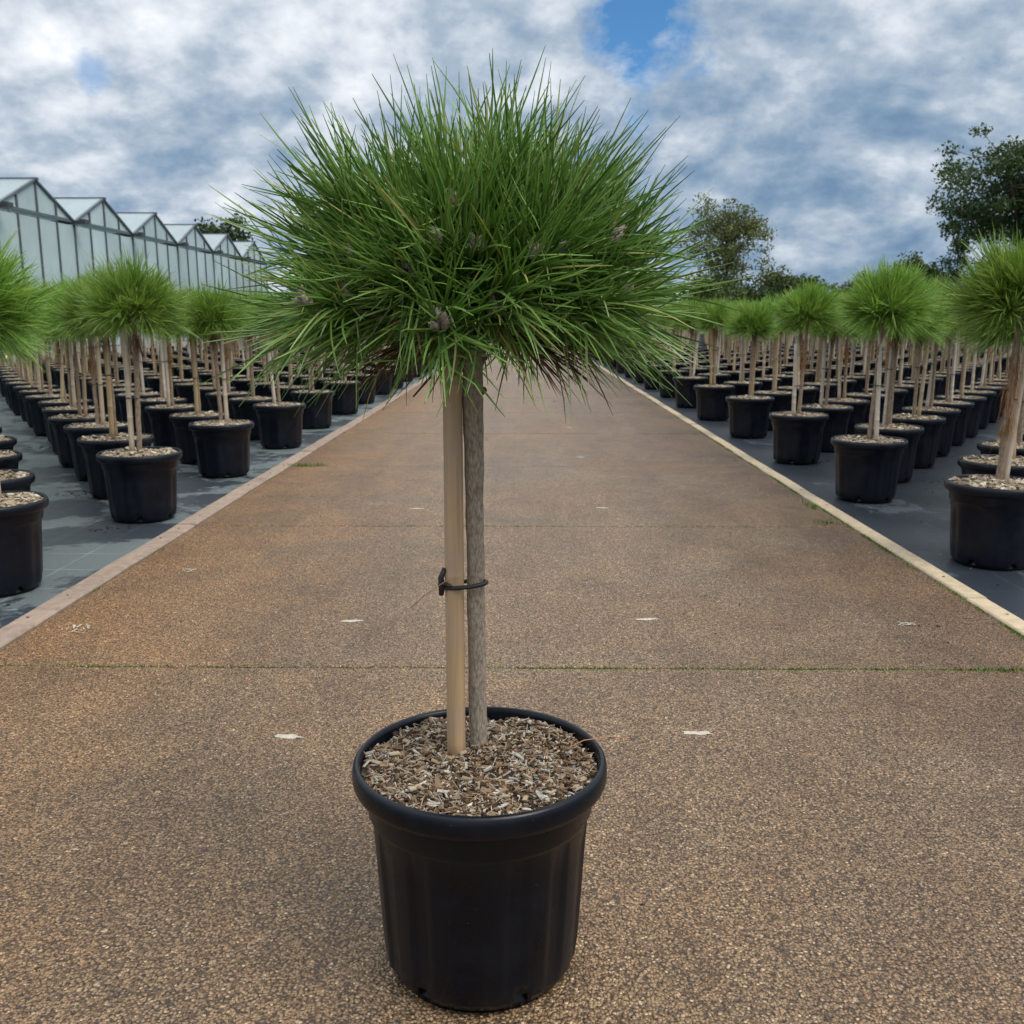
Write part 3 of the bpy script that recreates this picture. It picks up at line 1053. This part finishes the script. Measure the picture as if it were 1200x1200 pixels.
def potted_pine(x, y, i, near=False, hs=None, cs=None, lean=None, cane_lean=None, cane_az=None, dry=0, label='', group=''):
    r = random.Random(1000 + i)
    root = empty('potted_pine', (x, y, -0.004), r.uniform(0, 6.28))
    rz = root.rotation_euler.z
    tag(root, label, 'potted pine', group)
    pt = link('pot', SH['pot'], root, (0, 0, 0.0)); pt.scale = (1.06, 1.06, 1.0)
    ml = link('mulch', SH['soil'][r.randrange(3)], root, (0, 0, SOIL_Z + .004), (0, 0, r.uniform(0, 6.28))); ml.scale = (1.06, 1.06, 1.0)
    la = r.uniform(0, 6.28); lm = r.uniform(0, R(3.2)) if lean is None else lean
    rot = Euler((lm * math.cos(la), lm * math.sin(la), 0))
    hs_r, cs_r = r.uniform(.91, 1.06), r.uniform(.86, 1.08)
    hs = hs or hs_r; cs = cs or cs_r
    st = link('stem', SH['stem'][r.randrange(3)], root, (0, 0, SOIL_Z), rot); st.scale = (1, 1, hs)
    top = rot.to_matrix() @ Vector((0, 0, .63 * hs))
    cr = link('crown', (SH['crown_near'] if near else SH['crown'])[r.randrange(3 if near else 5)], root,
              (top.x, top.y, SOIL_Z + top.z + r.uniform(-.012, .012)), (r.uniform(-.12, .12), r.uniform(-.12, .12), r.uniform(0, 6.28)))
    cr.scale = (cs, cs, cs * r.uniform(.92, 1.04))
    ca = r.uniform(0, 6.28)
    if cane_az is not None: ca = cane_az - rz
    off = Vector((math.cos(ca), math.sin(ca), 0)) * r.uniform(.026, .04)
    cl = r.uniform(-R(2), R(5.5)) if cane_lean is None else cane_lean
    ax = Vector((-math.sin(ca + r.uniform(-.5, .5)), math.cos(ca), 0))
    cq = Matrix.Rotation(cl * r.choice((-1, 1)), 3, ax).to_euler()
    link('cane', SH['cane'][r.randrange(4)], root, (off.x, off.y, SOIL_Z - .01), cq)
    tz = r.uniform(.20, .36)
    t = link('tie', SH['tie'], root, (off.x * .5, off.y * .5, SOIL_Z + tz), (0, 0, ca))
    if dry:
        link('dry_needles', SH['dry'][dry - 1], root, (top.x * .6, top.y * .6, SOIL_Z + .50), (0, 0, r.uniform(0, 6)))
    elif r.random() < .8:
        link('dry_needles', SH['base_dry'], root, (top.x * .9, top.y * .9, SOIL_Z + .58), (0, 0, r.uniform(0, 6)))
    return root


# ------------------------------------------------------------------ the rows in the two beds
rows = []
for side, y0, dy, ax, ay, xmax in ((-1, 3.36, 1.325, .355, .585, 8.3), (1, 3.83, 1.405, .36, .585, 15.5)):
    for i in range(-24, 34):
        for j in range(0, 44):
            x = 1.875 + ax * j
            y = y0 + dy * i + ay * j
            if x > xmax or y > Y_END - 1.5 or y < 1.2: continue
            if j == 0 and i < 0: continue
            px = side * x
            # kept if any of it can come into view
            lim = .565 if side < 0 else .545
            if x - .35 > lim * y: continue
            rows.append((y * 1.0 + x * .15, side, i, j, px, y))
rows.sort()
near_rows, far_rows = rows[:292], rows[292:]
LBL = {(-1, 0): 'black-potted globe pine standing beside the pinkish edging board, greenhouse side of the path',
       (1, 0): 'black-potted globe pine standing beside the cream edging board, opposite the greenhouse',
       (-1, 1): 'black-potted globe pine among the rows on the greenhouse side, away from the edging board',
       (1, 1): 'black-potted globe pine among the rows opposite the greenhouse, away from the edging board'}
GRP = {(-1, 0): 'pines beside the pinkish edging board', (1, 0): 'pines beside the cream edging board',
       (-1, 1): 'pines filling the greenhouse side bed', (1, 1): 'pines filling the bed opposite the greenhouse'}
SPECIAL = {(1, 0, 0): dict(dry=1, label='black-potted globe pine with orange dead needles down its stem, first beside the cream edging', cane_lean=R(4.5), cane_az=0.3, hs=1.09, cs=1.12),
           (1, 2, 0): dict(dry=2, label='black-potted globe pine with dead orange needles halfway up its stem, third beside the cream edging', cane_az=3.3, cane_lean=R(1), hs=1.05, cs=.95),
           (-1, 1, 0): dict(label='black-potted globe pine with thick twin canes, second beside the pinkish edging board', cane_az=3.2, cane_lean=R(.5)),
           (-1, 0, 0): dict(label='black-potted globe pine at the start of the row beside the pinkish edging board', hs=1.05, cs=1.0, dx=-.05),
           (1, 1, 0): dict(label='black-potted globe pine with one leaning grey cane, second beside the cream edging', cane_lean=R(2), hs=1.09, cs=.95),
           (-1, 2, 0): dict(label='black-potted globe pine with a pale straight cane, third beside the pinkish edging board', cane_az=0.0, cane_lean=R(1)),
           }
ORD = ('first', 'second', 'third', 'fourth', 'fifth', 'sixth', 'seventh', 'eighth', 'ninth', 'tenth')
for n, (k, side, i, j, px, y) in enumerate(near_rows):
    bd = 'pinkish' if side < 0 else 'cream'
    jx, jy = (random.uniform(-.02, .02), random.uniform(-.03, .03)) if j == 0 else (random.uniform(-.03, .03), random.uniform(-.04, .04))
    sp = dict(SPECIAL.get((side, i, j), {}))
    lab = LBL[(side, min(j, 1))]
    if j == 0 and i < 10: lab = 'black-potted globe pine, %s in line along the %s edging board' % (ORD[i], bd)
    if 0 < j < 6 and 0 <= i < 6: lab = 'globe pine, %s behind the %s pine in line along the %s edging board' % (ORD[j - 1], ORD[i], bd)
    lab = sp.pop('label', lab)
    grp = GRP[(side, min(j, 1))]
    if 'dry' not in sp and j > 0:
        q = random.random()
        if side > 0 and q < .22: sp['dry'] = random.choice((1, 2))
        elif side < 0 and q < .10: sp['dry'] = 2
    potted_pine(px + jx + sp.pop('dx', 0), y + jy, n, near=(y < 7.2), label=lab, group=grp, **sp)


def far_pines(items, name, label):
    """all pines beyond the counted ones, joined"""
    crowns, stems, pots, soils = MB(), MB(), MB(), MB()
    tips = {}
    for (k, side, i, j, px, y) in items:
        x = px + random.uniform(-.03, .03); yy = y + random.uniform(-.04, .04)
        n = 14
        mbp = pots
        vs = []
        for rr, zz in ((.142, 0), (.162, .27), (.186, .29), (.186, .33), (.172, .325), (.17, .312)):
            vs += [(x + rr * math.cos(2 * math.pi * q / n), yy + rr * math.sin(2 * math.pi * q / n), zz) for q in range(n)]
        mbp.add(vs, [(a * n + q, a * n + (q + 1) % n, (a + 1) * n + (q + 1) % n, (a + 1) * n + q) for a in range(5) for q in range(n)])
        vs = [(x + .171 * math.cos(2 * math.pi * q / n), yy + .171 * math.sin(2 * math.pi * q / n), .313 + random.uniform(0, .012)) for q in range(n)]
        soils.add(vs + [(x, yy, .328)], [(q, (q + 1) % n, n) for q in range(n)], random.uniform(.3, .7))
        lx, ly = random.uniform(-.03, .03), random.uniform(-.03, .03)
        stems.tube([(x, yy, .31), (x + lx, yy + ly, .95)], [.014, .011], 5, .5, False)
        sa = random.uniform(0, 6.28)
        stems.tube([(x + .03 * math.cos(sa), yy + .03 * math.sin(sa), .31), (x + random.uniform(-.04, .04), yy + random.uniform(-.04, .04), .90)], .013, 5, .9, False)
        c = np.array([x + lx, yy + ly, .95 + random.uniform(-.03, .03)])
        m = 330
        u = unit(rng.normal(size=(m, 3))); u[:, 2] = np.where(u[:, 2] < -.3, -u[:, 2], u[:, 2])
        D = unit(u + rng.normal(0, .35, (m, 3)))
        Rr = random.uniform(.27, .32)
        P = c + u * (Rr * rng.uniform(.25, .55, m))[:, None]
        C = np.zeros((m, 3)); C[:, 2] = -.3 * np.clip(1 - D[:, 2], 0, 1)
        needles(crowns, P, D, np.full(m, Rr * .52) * rng.uniform(.8, 1.1, m), C, np.full(m, .0075), np.clip(rng.normal(.5, .22, m), 0, 1), 2, 2)
    root = empty(name)
    tag(root, label, 'potted pines', kind='stuff')
    for nm, b, mt in (('crowns', crowns, M['needle_bg']), ('stems', stems, M['cane_bg']), ('pots', pots, M['pot_bg']), ('mulch', soils, M['chips_bg'])):
        tag(link(nm, b.mesh(nm, mt, nm == 'pots'), root), kind='stuff')


far_pines([q for q in far_rows if q[1] < 0], 'distant_potted_pines', 'far rows of potted globe pines running along the greenhouse')
far_pines([q for q in far_rows if q[1] > 0], 'distant_potted_pines', 'far rows of potted globe pines opposite the greenhouse')

# ------------------------------------------------------------------ the pine on the path
HX, HY = -0.062, 1.322
hero = empty('potted_pine', (HX, HY, 0.0))
tag(hero, 'large globe pine in a black pot standing alone on the concrete path', 'potted pine')
hp = link('pot', pot_mesh(168, M['pot'], 'main_pot'), hero, (0, 0, .001), (0, 0, R(8)))
sm = MB(); soil_disc(sm, .1735, 16, 72, .2)
soil = link('soil', sm.mesh('soil', M['soil'], True), hero, (0, 0, SOIL_Z - .002))
mb = MB(); rr = random.Random(5)
for q in range(7500):
    a = rr.uniform(0, 6.283); d = .168 * math.sqrt(rr.random())
    x, y = d * math.cos(a), d * math.sin(a)
    kind = rr.random()
    if kind < .55:      # splinters
        l = rr.uniform(.005, .016); w = l * rr.uniform(.12, .38); t = rr.uniform(.0008, .0025)
    elif kind < .8:     # fibres
        l = rr.uniform(.010, .028); w = rr.uniform(.0006, .0014); t = w
    else:               # crumbs
        l = rr.uniform(.004, .010); w = l * rr.uniform(.6, 1.0); t = l * rr.uniform(.3, .7)
    tint = min(1, max(0, rr.gauss(.36, .28))) if kind < .55 else min(1, max(0, rr.gauss(.68, .18))) if kind < .8 else min(1, max(0, rr.gauss(.25, .2)))
    if kind < .13: tint = rr.uniform(.86, 1.0)
    elif kind < .22: tint = rr.uniform(0, .12)
    chip_shape(mb, (x, y, soil_height(x, y) + rr.uniform(0, .009)), l, w, t,
               (rr.gauss(0, .35), rr.gauss(0, .3), rr.uniform(0, 6.28)), tint, rr)
tag(link('fine_mulch', mb.mesh('fine_mulch', M['chips']), soil), kind='stuff')
chip_meshes = []
for s in range(14):
    r2 = random.Random(300 + s); b2 = MB()
    l = r2.uniform(.011, .024)
    chip_shape(b2, (0, 0, 0), l, l * r2.uniform(.25, .6), r2.uniform(.0016, .004), (0, 0, 0), (.93, .50, .42, .70, .98, .35, .90, .22, .6, .92, .45, .66, .5, .78)[s], r2)
    chip_meshes.append(b2.mesh('wood_chip', M['chips']))
for q in range(62):
    a = rr.uniform(0, 6.283); d = .162 * math.sqrt(rr.random())
    x, y = d * math.cos(a), d * math.sin(a)
    link('wood_chip', chip_meshes[rr.randrange(14)], soil, (x, y, soil_height(x, y) + rr.uniform(.006, .012)),
         (rr.gauss(0, .3), rr.gauss(0, .3), rr.uniform(0, 6.28)))

# stem and cane
SX, SY = -0.066 - HX, 1.362 - HY
CX, CY = -0.0985 - HX, 1.345 - HY
mb = MB(); r2 = random.Random(9); pts = []; rad = []
for i in range(33):
    t = i / 32
    z = SOIL_Z - .012 + (.95 - SOIL_Z + .012) * t
    pts.append((SX - .004 * t + .0004 * math.sin(i * .9), SY - .02 * t + .0004 * math.cos(i * 1.3), z))
    rad.append((.0138 - .0016 * t) * (1 + .02 * math.sin(i * 2.1) + r2.uniform(-.028, .028)) * (1.12 if i == 0 else 1) * (1.10 if 22 <= i <= 24 else 1) * (1.16 if i > 24 else 1))
mb.tube(pts, rad, 18)
stem = link('stem', mb.mesh('stem', M['stem'], True), hero)
mb = MB()
for (dx, dz, s) in ((.012, .862, .007), (.013, .905, .005), (-.011, .89, .005)):
    c = Vector((SX - .003 + dx, SY - .018, dz))
    mb.tube([c - Vector((dx * .6, 0, 0)), c, c + Vector((dx * .5, -.001, .003))], [s, s * .9, s * .45], 8)
link('bark_knot', mb.mesh('bark_knot', M['twig'], True), stem)
mb = MB(); prof = []
zs = [SOIL_Z - .012 + (.93 - SOIL_Z) * i / 14 for i in range(15)]
for z in zs: prof.append((z, 1.0))
for q in (.872, .60):
    prof += [(q - .008, 1.0), (q - .002, 1.05), (q + .001, 1.06), (q + .006, .985)]
prof.sort()
mb.tube([(CX + .002 * (z - .3), CY - .012 * (z - .3), z) for z, s in prof], [.0139 * s * (1 - .04 * (z - .3)) for z, s in prof], 22)
cane = link('cane', mb.mesh('cane', M['cane'], True), hero)
# rubber tie round both, with the free loop on the cane side
tz = .585
mb = MB(); n = 30; pts = []
ccx, ccy = (SX + CX) / 2 - .001, (SY + CY) / 2 - .012
for k in range(n + 1):
    a = 2 * math.pi * k / n
    pts.append((ccx + .0315 * math.cos(a), ccy + .0165 * math.sin(a), tz + .0035 * math.cos(a)))
mb.tube(pts, .0032, 8, cap=False)
tie = link('tie', mb.mesh('tie', M['tie'], True), hero)
mb = MB()
c = Vector((ccx - .0325, ccy - .006, tz))
mb.tube([c + Vector((.004, 0, .026)), c + Vector((-.001, -.002, .012)), c + Vector((0, -.001, -.001)), c + Vector((-.001, 0, -.014))], [.0030, .0042, .0050, .0035], 8)
mb.tube([c + Vector((-.004, 0, .001)), c + Vector((.004, -.006, .004)), c + Vector((.014, -.009, .001))], [.0028, .003, .0026], 8)
link('tie_tail', mb.mesh('tie_tail', M['tie'], True), tie)
mb = MB()
mb.tube([c + Vector((-.045, -.006, -.032)), c + Vector((-.022, -.010, -.010)), c + Vector((.006, -.014, .010)), c + Vector((.026, -.013, .018))], .0007, 5)
link('loose_fibre', mb.mesh('loose_fibre', M['wire'], True), tie)
# a long dry fibre sticking out over the pot rim
mb = MB()
mb.tube([(.12, .03, .322), (.155, .04, .336), (.195, .045, .340), (.225, .045, .338)], .0008, 5)
link('dry_straw', mb.mesh('dry_straw', M['wire'], True), hero)

# crown: twigs, then one brush of needles per shoot
CC = np.array([SX - .004 + .004, SY - .03, .958])
NSH = 84
U = shoots(NSH, -.06, 77)
RC = .335
tips = []
bm = MB()
for k, u in enumerate(U):
    rt = RC * .52 * (rng.uniform(.58, 1.06) if u[2] > .3 else rng.uniform(.6, 1.14))
    sc = np.array([1.18, 1.0, .98])
    tip = u * sc * rt
    tips.append(tip)
    mid = tip * .5 + np.array([0, 0, -.012])
    bm.tube([tuple(np.array([0, 0, -.03])), tuple(mid), tuple(tip)], [.0055, .004, .0028], 6)
crown = link('crown', bm.mesh('crown_twigs', M['twig'], True), hero, tuple(CC))
for k, u in enumerate(U):
    mb = MB()
    front = max(0.0, -u[1])
    low = u[2] < .25
    lenf = RC * .47 * rng.uniform(.84, 1.06)
    ax = unit(u + rng.normal(0, .17, 3) + np.array([0, 0, .14 if u[2] > .12 else -.02]))
    curlp = .5 if (front > .35 and u[2] < .5) else .26
    tuft(mb, ax, tips[k], 112, lenf, .0027, 6, 3, .085, 1.0 if low else .7, curlp, 52, -.22, .18, (.388, .345, .350))
    link('needle_cluster', mb.mesh('needle_cluster', M['needle']), crown)
# dead needles low down inside
for k in range(4):
    a = rng.uniform(0, 6.28); mb = MB()
    u = unit(np.array([math.cos(a), math.sin(a), -.35]))
    tuft(mb, u, u * .085, 34, .115, .0017, 4, 3, .05, .9, .05, 40)
    link('dead_needle_cluster', mb.mesh('dead_needle_cluster', M['dark_dry']), crown)
# scaly grey-mauve buds at shoot ends that face out
bud_meshes = []
for s in range(3):
    mb = MB(); r3 = random.Random(60 + s)
    for q in range(3 + s):
        ax = Vector((r3.uniform(-.5, .5), r3.uniform(-.5, .5), 1)).normalized()
        b0 = Vector((r3.uniform(-.006, .006), r3.uniform(-.006, .006), 0))
        L = r3.uniform(.016, .028)
        mb.tube([b0 + ax * L * t for t in (0, .15, .4, .65, .85, 1)], [.0026, .0046, .0055, .0046, .0028, .0006], 7)
        for w in range(16):      # scales
            t = r3.uniform(.1, .85); a = r3.uniform(0, 6.28); o3 = ax.orthogonal().normalized()
            o3 = Matrix.Rotation(a, 3, ax) @ o3
            p = b0 + ax * L * t + o3 * .0045
            sd = ax.cross(o3) * .0018
            tp = p + ax * .006 + o3 * .0025
            mb.add([tuple(p - sd), tuple(p + sd), tuple(tp)], [(0, 1, 2)])
    bud_meshes.append(mb.mesh('bud_cluster', M['bud']))
cand = [k for k in range(NSH) if U[k][1] < -.15 and -.15 < U[k][2] < .72]
random.shuffle(cand)
for k in cand[:20]:
    u = Vector(U[k]); p = Vector(tips[k]) * 1.17
    link('bud_cluster', bud_meshes[random.randrange(3)], crown, tuple(p), (u * .6 + Vector((0, 0, .7))).to_track_quat('Z', 'Y').to_euler())
# a dead twig poking out below
mb = MB(); mb.tube([(-.03, -.05, -.045), (-.055, -.06, -.072), (-.078, -.062, -.098)], [.0024, .002, .0012], 6)
link('dead_twig', mb.mesh('dead_twig', M['tie'], True), crown)

# ------------------------------------------------------------------ greenhouse
GX, SPAN, EAVE, RIDGE, DEEP = -10.0, 3.27, 3.08, 3.76, 13.0
Y0 = 20.55 - SPAN / 2 - 2 * SPAN
NSP = 8
gh = empty('greenhouse', (GX, Y0, 0))
tag(gh, 'long pale glass greenhouse with a row of pointed gables behind the potted pines', 'greenhouse')


def gpart(name, mat, fn, loc=(0, 0, 0), parent=None):
    b = MB(); fn(b)
    return link(name, b.mesh(name, mat), parent or gh, loc)


BAY = SPAN / 4
TH = .012
pane_m = MB(); pane_m.box((0, 0, 0), (TH, BAY - .05, EAVE - .42)); pane_m = pane_m.mesh('wall_pane', M['glass'])
post_m = MB(); post_m.box((0, 0, 0), (.05, .034, EAVE - .06)); post_m = post_m.mesh('post', M['steel'])


def prism(poly, x0, x1):
    """poly: list of (y,z) extruded along x"""
    b = MB(); n = len(poly)
    vs = [(x0, y, z) for y, z in poly] + [(x1, y, z) for y, z in poly]
    fs = [tuple(range(n)), tuple(range(2 * n - 1, n - 1, -1))] + [(k, n + k, n + (k + 1) % n, (k + 1) % n) for k in range(n)]
    b.add(vs, fs)
    return b


def roofz(y):        # y from valley 0..SPAN
    return EAVE + (RIDGE - EAVE) * (1 - abs(y - SPAN / 2) / (SPAN / 2))


gpan = []
for q in range(4):
    ya, yb = q * BAY + .03, (q + 1) * BAY - .03
    if q == 0: ya += .05
    if q == 3: yb -= .05
    zb = EAVE + .05
    poly = [(ya, zb), (yb, zb), (yb, max(zb + .01, roofz(yb) - .07)), (ya, max(zb + .01, roofz(ya) - .07))]
    gpan.append(prism(poly, -TH / 2, TH / 2).mesh('gable_pane', M['glass']))
bar_meshes = []
for q in (1, 2, 3):
    b = MB(); z1 = roofz(q * BAY) - .05
    b.box((0, q * BAY, (EAVE + .045 + z1) / 2), (.05, .045, z1 - EAVE - .045)); bar_meshes.append(b.mesh('gable_bar', M['steel']))
slope_len = math.hypot(SPAN / 2, RIDGE - EAVE); ang = math.atan2(RIDGE - EAVE, SPAN / 2)
NP = 11; PW = DEEP / NP
rp = MB(); rp.box((0, 0, 0), (PW - .04, slope_len - .10, .010)); rp = rp.mesh('roof_pane', M['roof_glass'])
gut = MB(); gut.box((-DEEP / 2 + .14, 0, EAVE - .01), (DEEP + .28, .16, .07)); gut.box((.24, 0, EAVE - .0), (.12, .22, .10)); gut = gut.mesh('gutter', M['gutter'])
rdg = MB(); rdg.box((-DEEP / 2 + .02, 0, RIDGE + .012), (DEEP + .10, .09, .05)); rdg = rdg.mesh('ridge', M['steel'])
rb = MB(); rb.box((0, 0, 0), (.05, slope_len, .045)); rb = rb.mesh('rafter', M['steel'])
rbi = MB(); rbi.box((0, 0, 0), (.028, slope_len - .08, .03)); rbi = rbi.mesh('glazing_bar', M['white'])
bt = MB(); bt.box((-.01, 0, EAVE), (.05, SPAN - .18, .055)); bt = bt.mesh('eave_beam', M['steel'])
pl = MB(); pl.box((0, 0, .17), (.16, SPAN, .34)); pl = pl.mesh('plinth', M['plinth'])
scr = MB(); ns = 24; vs = []
for j, zz in enumerate((.30, 1.2, 2.0, None)):
    for q in range(ns + 1):
        y = SPAN * q / ns
        z = zz if zz else 2.68 + .10 * math.cos(2 * math.pi * q / ns * 1.0) + .04 * math.sin(q * 1.7)
        vs.append((-.45 + .05 * math.sin(q * 1.9 + j * .4), y, z))
scr.add(vs, [(j * (ns + 1) + q, j * (ns + 1) + q + 1, (j + 1) * (ns + 1) + q + 1, (j + 1) * (ns + 1) + q) for j in range(3) for q in range(ns)])
scr = scr.mesh('thermal_screen', M['screen'], True)
for k in range(NSP):
    b0 = k * SPAN
    link('plinth', pl, gh, (0, b0 + SPAN / 2, -.03))
    link('thermal_screen', scr, gh, (0, b0, 0))
    link('eave_beam', bt, gh, (0, b0 + SPAN / 2, 0))
    link('gutter', gut, gh, (0, b0, 0))
    link('ridge', rdg, gh, (0, b0 + SPAN / 2, 0))
    for q in range(4):
        link('post', post_m, gh, (0, b0 + q * BAY, (EAVE - .06) / 2 + .0))
        link('wall_pane', pane_m, gh, (-.012, b0 + (q + .5) * BAY, .31 + (EAVE - .42) / 2 + .03))
        link('gable_pane', gpan[q], gh, (-.012, b0, 0))
    for q in range(3): link('gable_bar', bar_meshes[q], gh, (0, b0, 0))
    for sgn in (-1, 1):
        yc = b0 + SPAN / 2 + sgn * SPAN / 4; zc = (EAVE + RIDGE) / 2
        ra = -sgn * ang
        link('rafter', rb, gh, (.012, yc, zc), (ra, 0, 0))
        for c in range(NP):
            link('roof_pane', rp, gh, (-PW * (c + .5), yc, zc + .02), (ra, 0, 0))
            if c: link('glazing_bar', rbi, gh, (-PW * c, yc, zc + .012), (ra, 0, 0))
link('gutter', gut, gh, (0, NSP * SPAN, 0)); link('post', post_m, gh, (0, NSP * SPAN, (EAVE - .06) / 2))
# rear and end walls close the house
for nm, c, s in (('rear_wall', (-DEEP, NSP * SPAN / 2, EAVE / 2), (.05, NSP * SPAN, EAVE - .1)), ('end_wall', (-DEEP / 2, -.02, EAVE / 2), (DEEP - .1, .03, EAVE - .2)), ('end_wall', (-DEEP / 2, NSP * SPAN + .02, EAVE / 2), (DEEP - .1, .03, EAVE - .2))):
    gpart(nm, M['glass'], lambda b: b.box(c, s))

# yellowed board and small marker posts along the greenhouse path
mb = MB(); mb.box((0, 0, .03), (.05, 10.0, .09))
tag(link('yellow_edging_board', mb.mesh('yellow_edging_board', M['yellow']), loc=(-8.95, 21.0, -.02)), 'faded yellow board along the ground in front of the greenhouse', 'edging board')
for q, y in enumerate((17.3, 20.4)):
    p = empty('marker_post', (-9.2, y, -.02)); tag(p, 'short white marker post with yellow cap before the greenhouse', 'marker post', 'marker posts before the greenhouse')
    b = MB(); lathe(b, [(.04, 0), (.045, .02), (.035, .05), (.035, .26), (.0001, .262)], 14); link('post_body', b.mesh('post_body', M['white']), p)
    b = MB(); lathe(b, [(.041, .255), (.046, .27), (.044, .31), (.03, .335), (.0001, .34)], 14); link('post_cap', b.mesh('post_cap', M['ycap'], True), p)


# ------------------------------------------------------------------ trees beyond the beds
def tree(name, label, loc, H, RX, RZ, crown_z, mat, seed, n_limb=16, leaves=9000, leaf=.22, trunk=.28, clump=.75, airy=1.0, group=None, lobes=None):
    r = random.Random(seed); g2 = np.random.default_rng(seed)
    root = empty(name, (loc[0], loc[1], -.06)); tag(root, label, 'tree', group)
    b = MB()
    top = H * .86
    tp = [(0, 0, 0)]
    for i in range(1, 7):
        t = i / 6
        tp.append((r.uniform(-.12, .12) * t * RX * .3, r.uniform(-.12, .12) * t * RX * .3, top * t))
    b.tube(tp, [trunk * (1.3 if i == 0 else 1 - .82 * i / 6) for i in range(7)], 9)
    ends = []
    for k in range(n_limb):
        t = r.uniform(.25, .95)
        i = min(5, int(t * 6)); p0 = Vector(tp[i]).lerp(Vector(tp[i + 1]), t * 6 - i)
        a = k * 2.4 + r.uniform(-.4, .4)
        # aim at a point on the crown ellipsoid
        el = r.uniform(-.35, 1.15)
        q = r.uniform(.65, 1.0)
        tgt = Vector((math.cos(a) * math.cos(el) * RX * q, math.sin(a) * math.cos(el) * RX * q, crown_z + math.sin(el) * RZ * q))
        mid = p0.lerp(tgt, .5) + Vector((0, 0, r.uniform(-.05, .12) * RX))
        rd = trunk * .38 * (1 - .5 * t)
        b.tube([p0, mid, tgt], [rd, rd * .6, rd * .2], 6)
        ends.append(tgt)
        for s in range(4):
            st = p0.lerp(mid, r.uniform(.4, 1)) if s < 2 else mid.lerp(tgt, r.uniform(.2, .8))
            e = st + Vector((r.gauss(0, 1), r.gauss(0, 1), r.gauss(.25, .8))) * RX * .28
            b.tube([st, st.lerp(e, .5) + Vector((0, 0, .05 * RX)), e], [rd * .4, rd * .25, rd * .08], 5)
            ends.append(e)
    link('trunk', b.mesh('trunk', M['treebark'], True), root)
    E_ = np.array([tuple(e) for e in ends])
    if lobes: 
        E_ = np.concatenate([E_, np.array(lobes)])
    per = leaves // len(E_)
    b = MB()
    cs = clump * g2.uniform(.55, 1.25, len(E_))
    for e, c in zip(E_, cs):
        m = int(per * g2.uniform(.6, 1.4) * (c / clump))
        off = unit(g2.normal(size=(m, 3))) * (c * g2.uniform(0, 1, m) ** .45)[:, None] * np.array([1.15, 1.15, .72])
        P = e + off
        A = unit(g2.normal(size=(m, 3))); Bv = unit(np.cross(A, g2.normal(size=(m, 3))))
        s = leaf * g2.uniform(.55, 1.25, m)[:, None]
        V = np.stack([P - A * s * .5, P + Bv * s * .28, P + A * s * .5, P - Bv * s * .28], 1)
        b.quads(V, np.clip(g2.normal(.5, .24, m), 0, 1))
    link('crown', b.mesh('crown', mat), root)
    return root


tree('airy_tree', 'airy olive-green tree with open branching crown beyond the bed of pines', (12.25, 60, 0), 8.6, 2.55, 2.5, 5.6, M['leaf_olive'], 3, 24, 9500, .19, .15, .60)
tree('dark_tree', 'tall dark green tree with spreading limbs beyond the pine bed', (22.3, 45, 0), 9.6, 3.7, 3.1, 6.0, M['leaf_dark'], 5, 32, 25000, .19, .32, .72)
tree('round_tree', 'dark round tree top showing behind the greenhouse roof', (-21.3, 70, 0), 7.6, 2.1, 1.5, 6.0, M['leaf_dark'], 8, 14, 6500, .30, .25, .9)
tree('bushy_tree', 'low bushy tree growing below the airy olive tree', (11.0, 58, 0), 3.6, 1.7, 1.0, 2.4, M['leaf_mid'], 11, 12, 6000, .22, .16, .8)
tree('bushy_tree', 'small rounded dark bush tree close to the tall dark tree', (18.6, 47, 0), 3.9, 1.0, 1.2, 2.7, M['leaf_mid'], 12, 10, 4500, .18, .13, .55)
tree('slender_sapling', 'slim sparse sapling rising beside the tall dark tree', (19.35, 44.5, 0), 5.2, .55, 1.3, 3.9, M['leaf_dark'], 13, 9, 1400, .15, .06, .30)
for q, (px, h, rx) in enumerate(((14.8, 3.4, 1.4), (17.0, 4.2, 1.5), (19.0, 4.0, 1.1), (21.4, 3.4, 1.5), (24.0, 3.2, 1.5), (27.3, 4.4, 2.0), (30.5, 4.6, 2.1), (7.5, 4.2, 2.0), (4.6, 3.9, 1.7), (1.6, 4.1, 1.8), (-1.8, 4.0, 1.8), (-5.2, 4.3, 1.9), (-8.7, 4.1, 1.9), (34.2, 4.6, 2.3))):
    tree('hedgerow_tree', 'low dark hedgerow tree on the skyline past the pine rows', (px, 64 + (q % 3) * 1.5, 0), h * .88, rx, h * .36, h * .62, M['leaf_mid'] if q % 2 else M['leaf_dark'], 30 + q, 9, 3600, .26, .13, .75, group='hedgerow trees on the skyline')
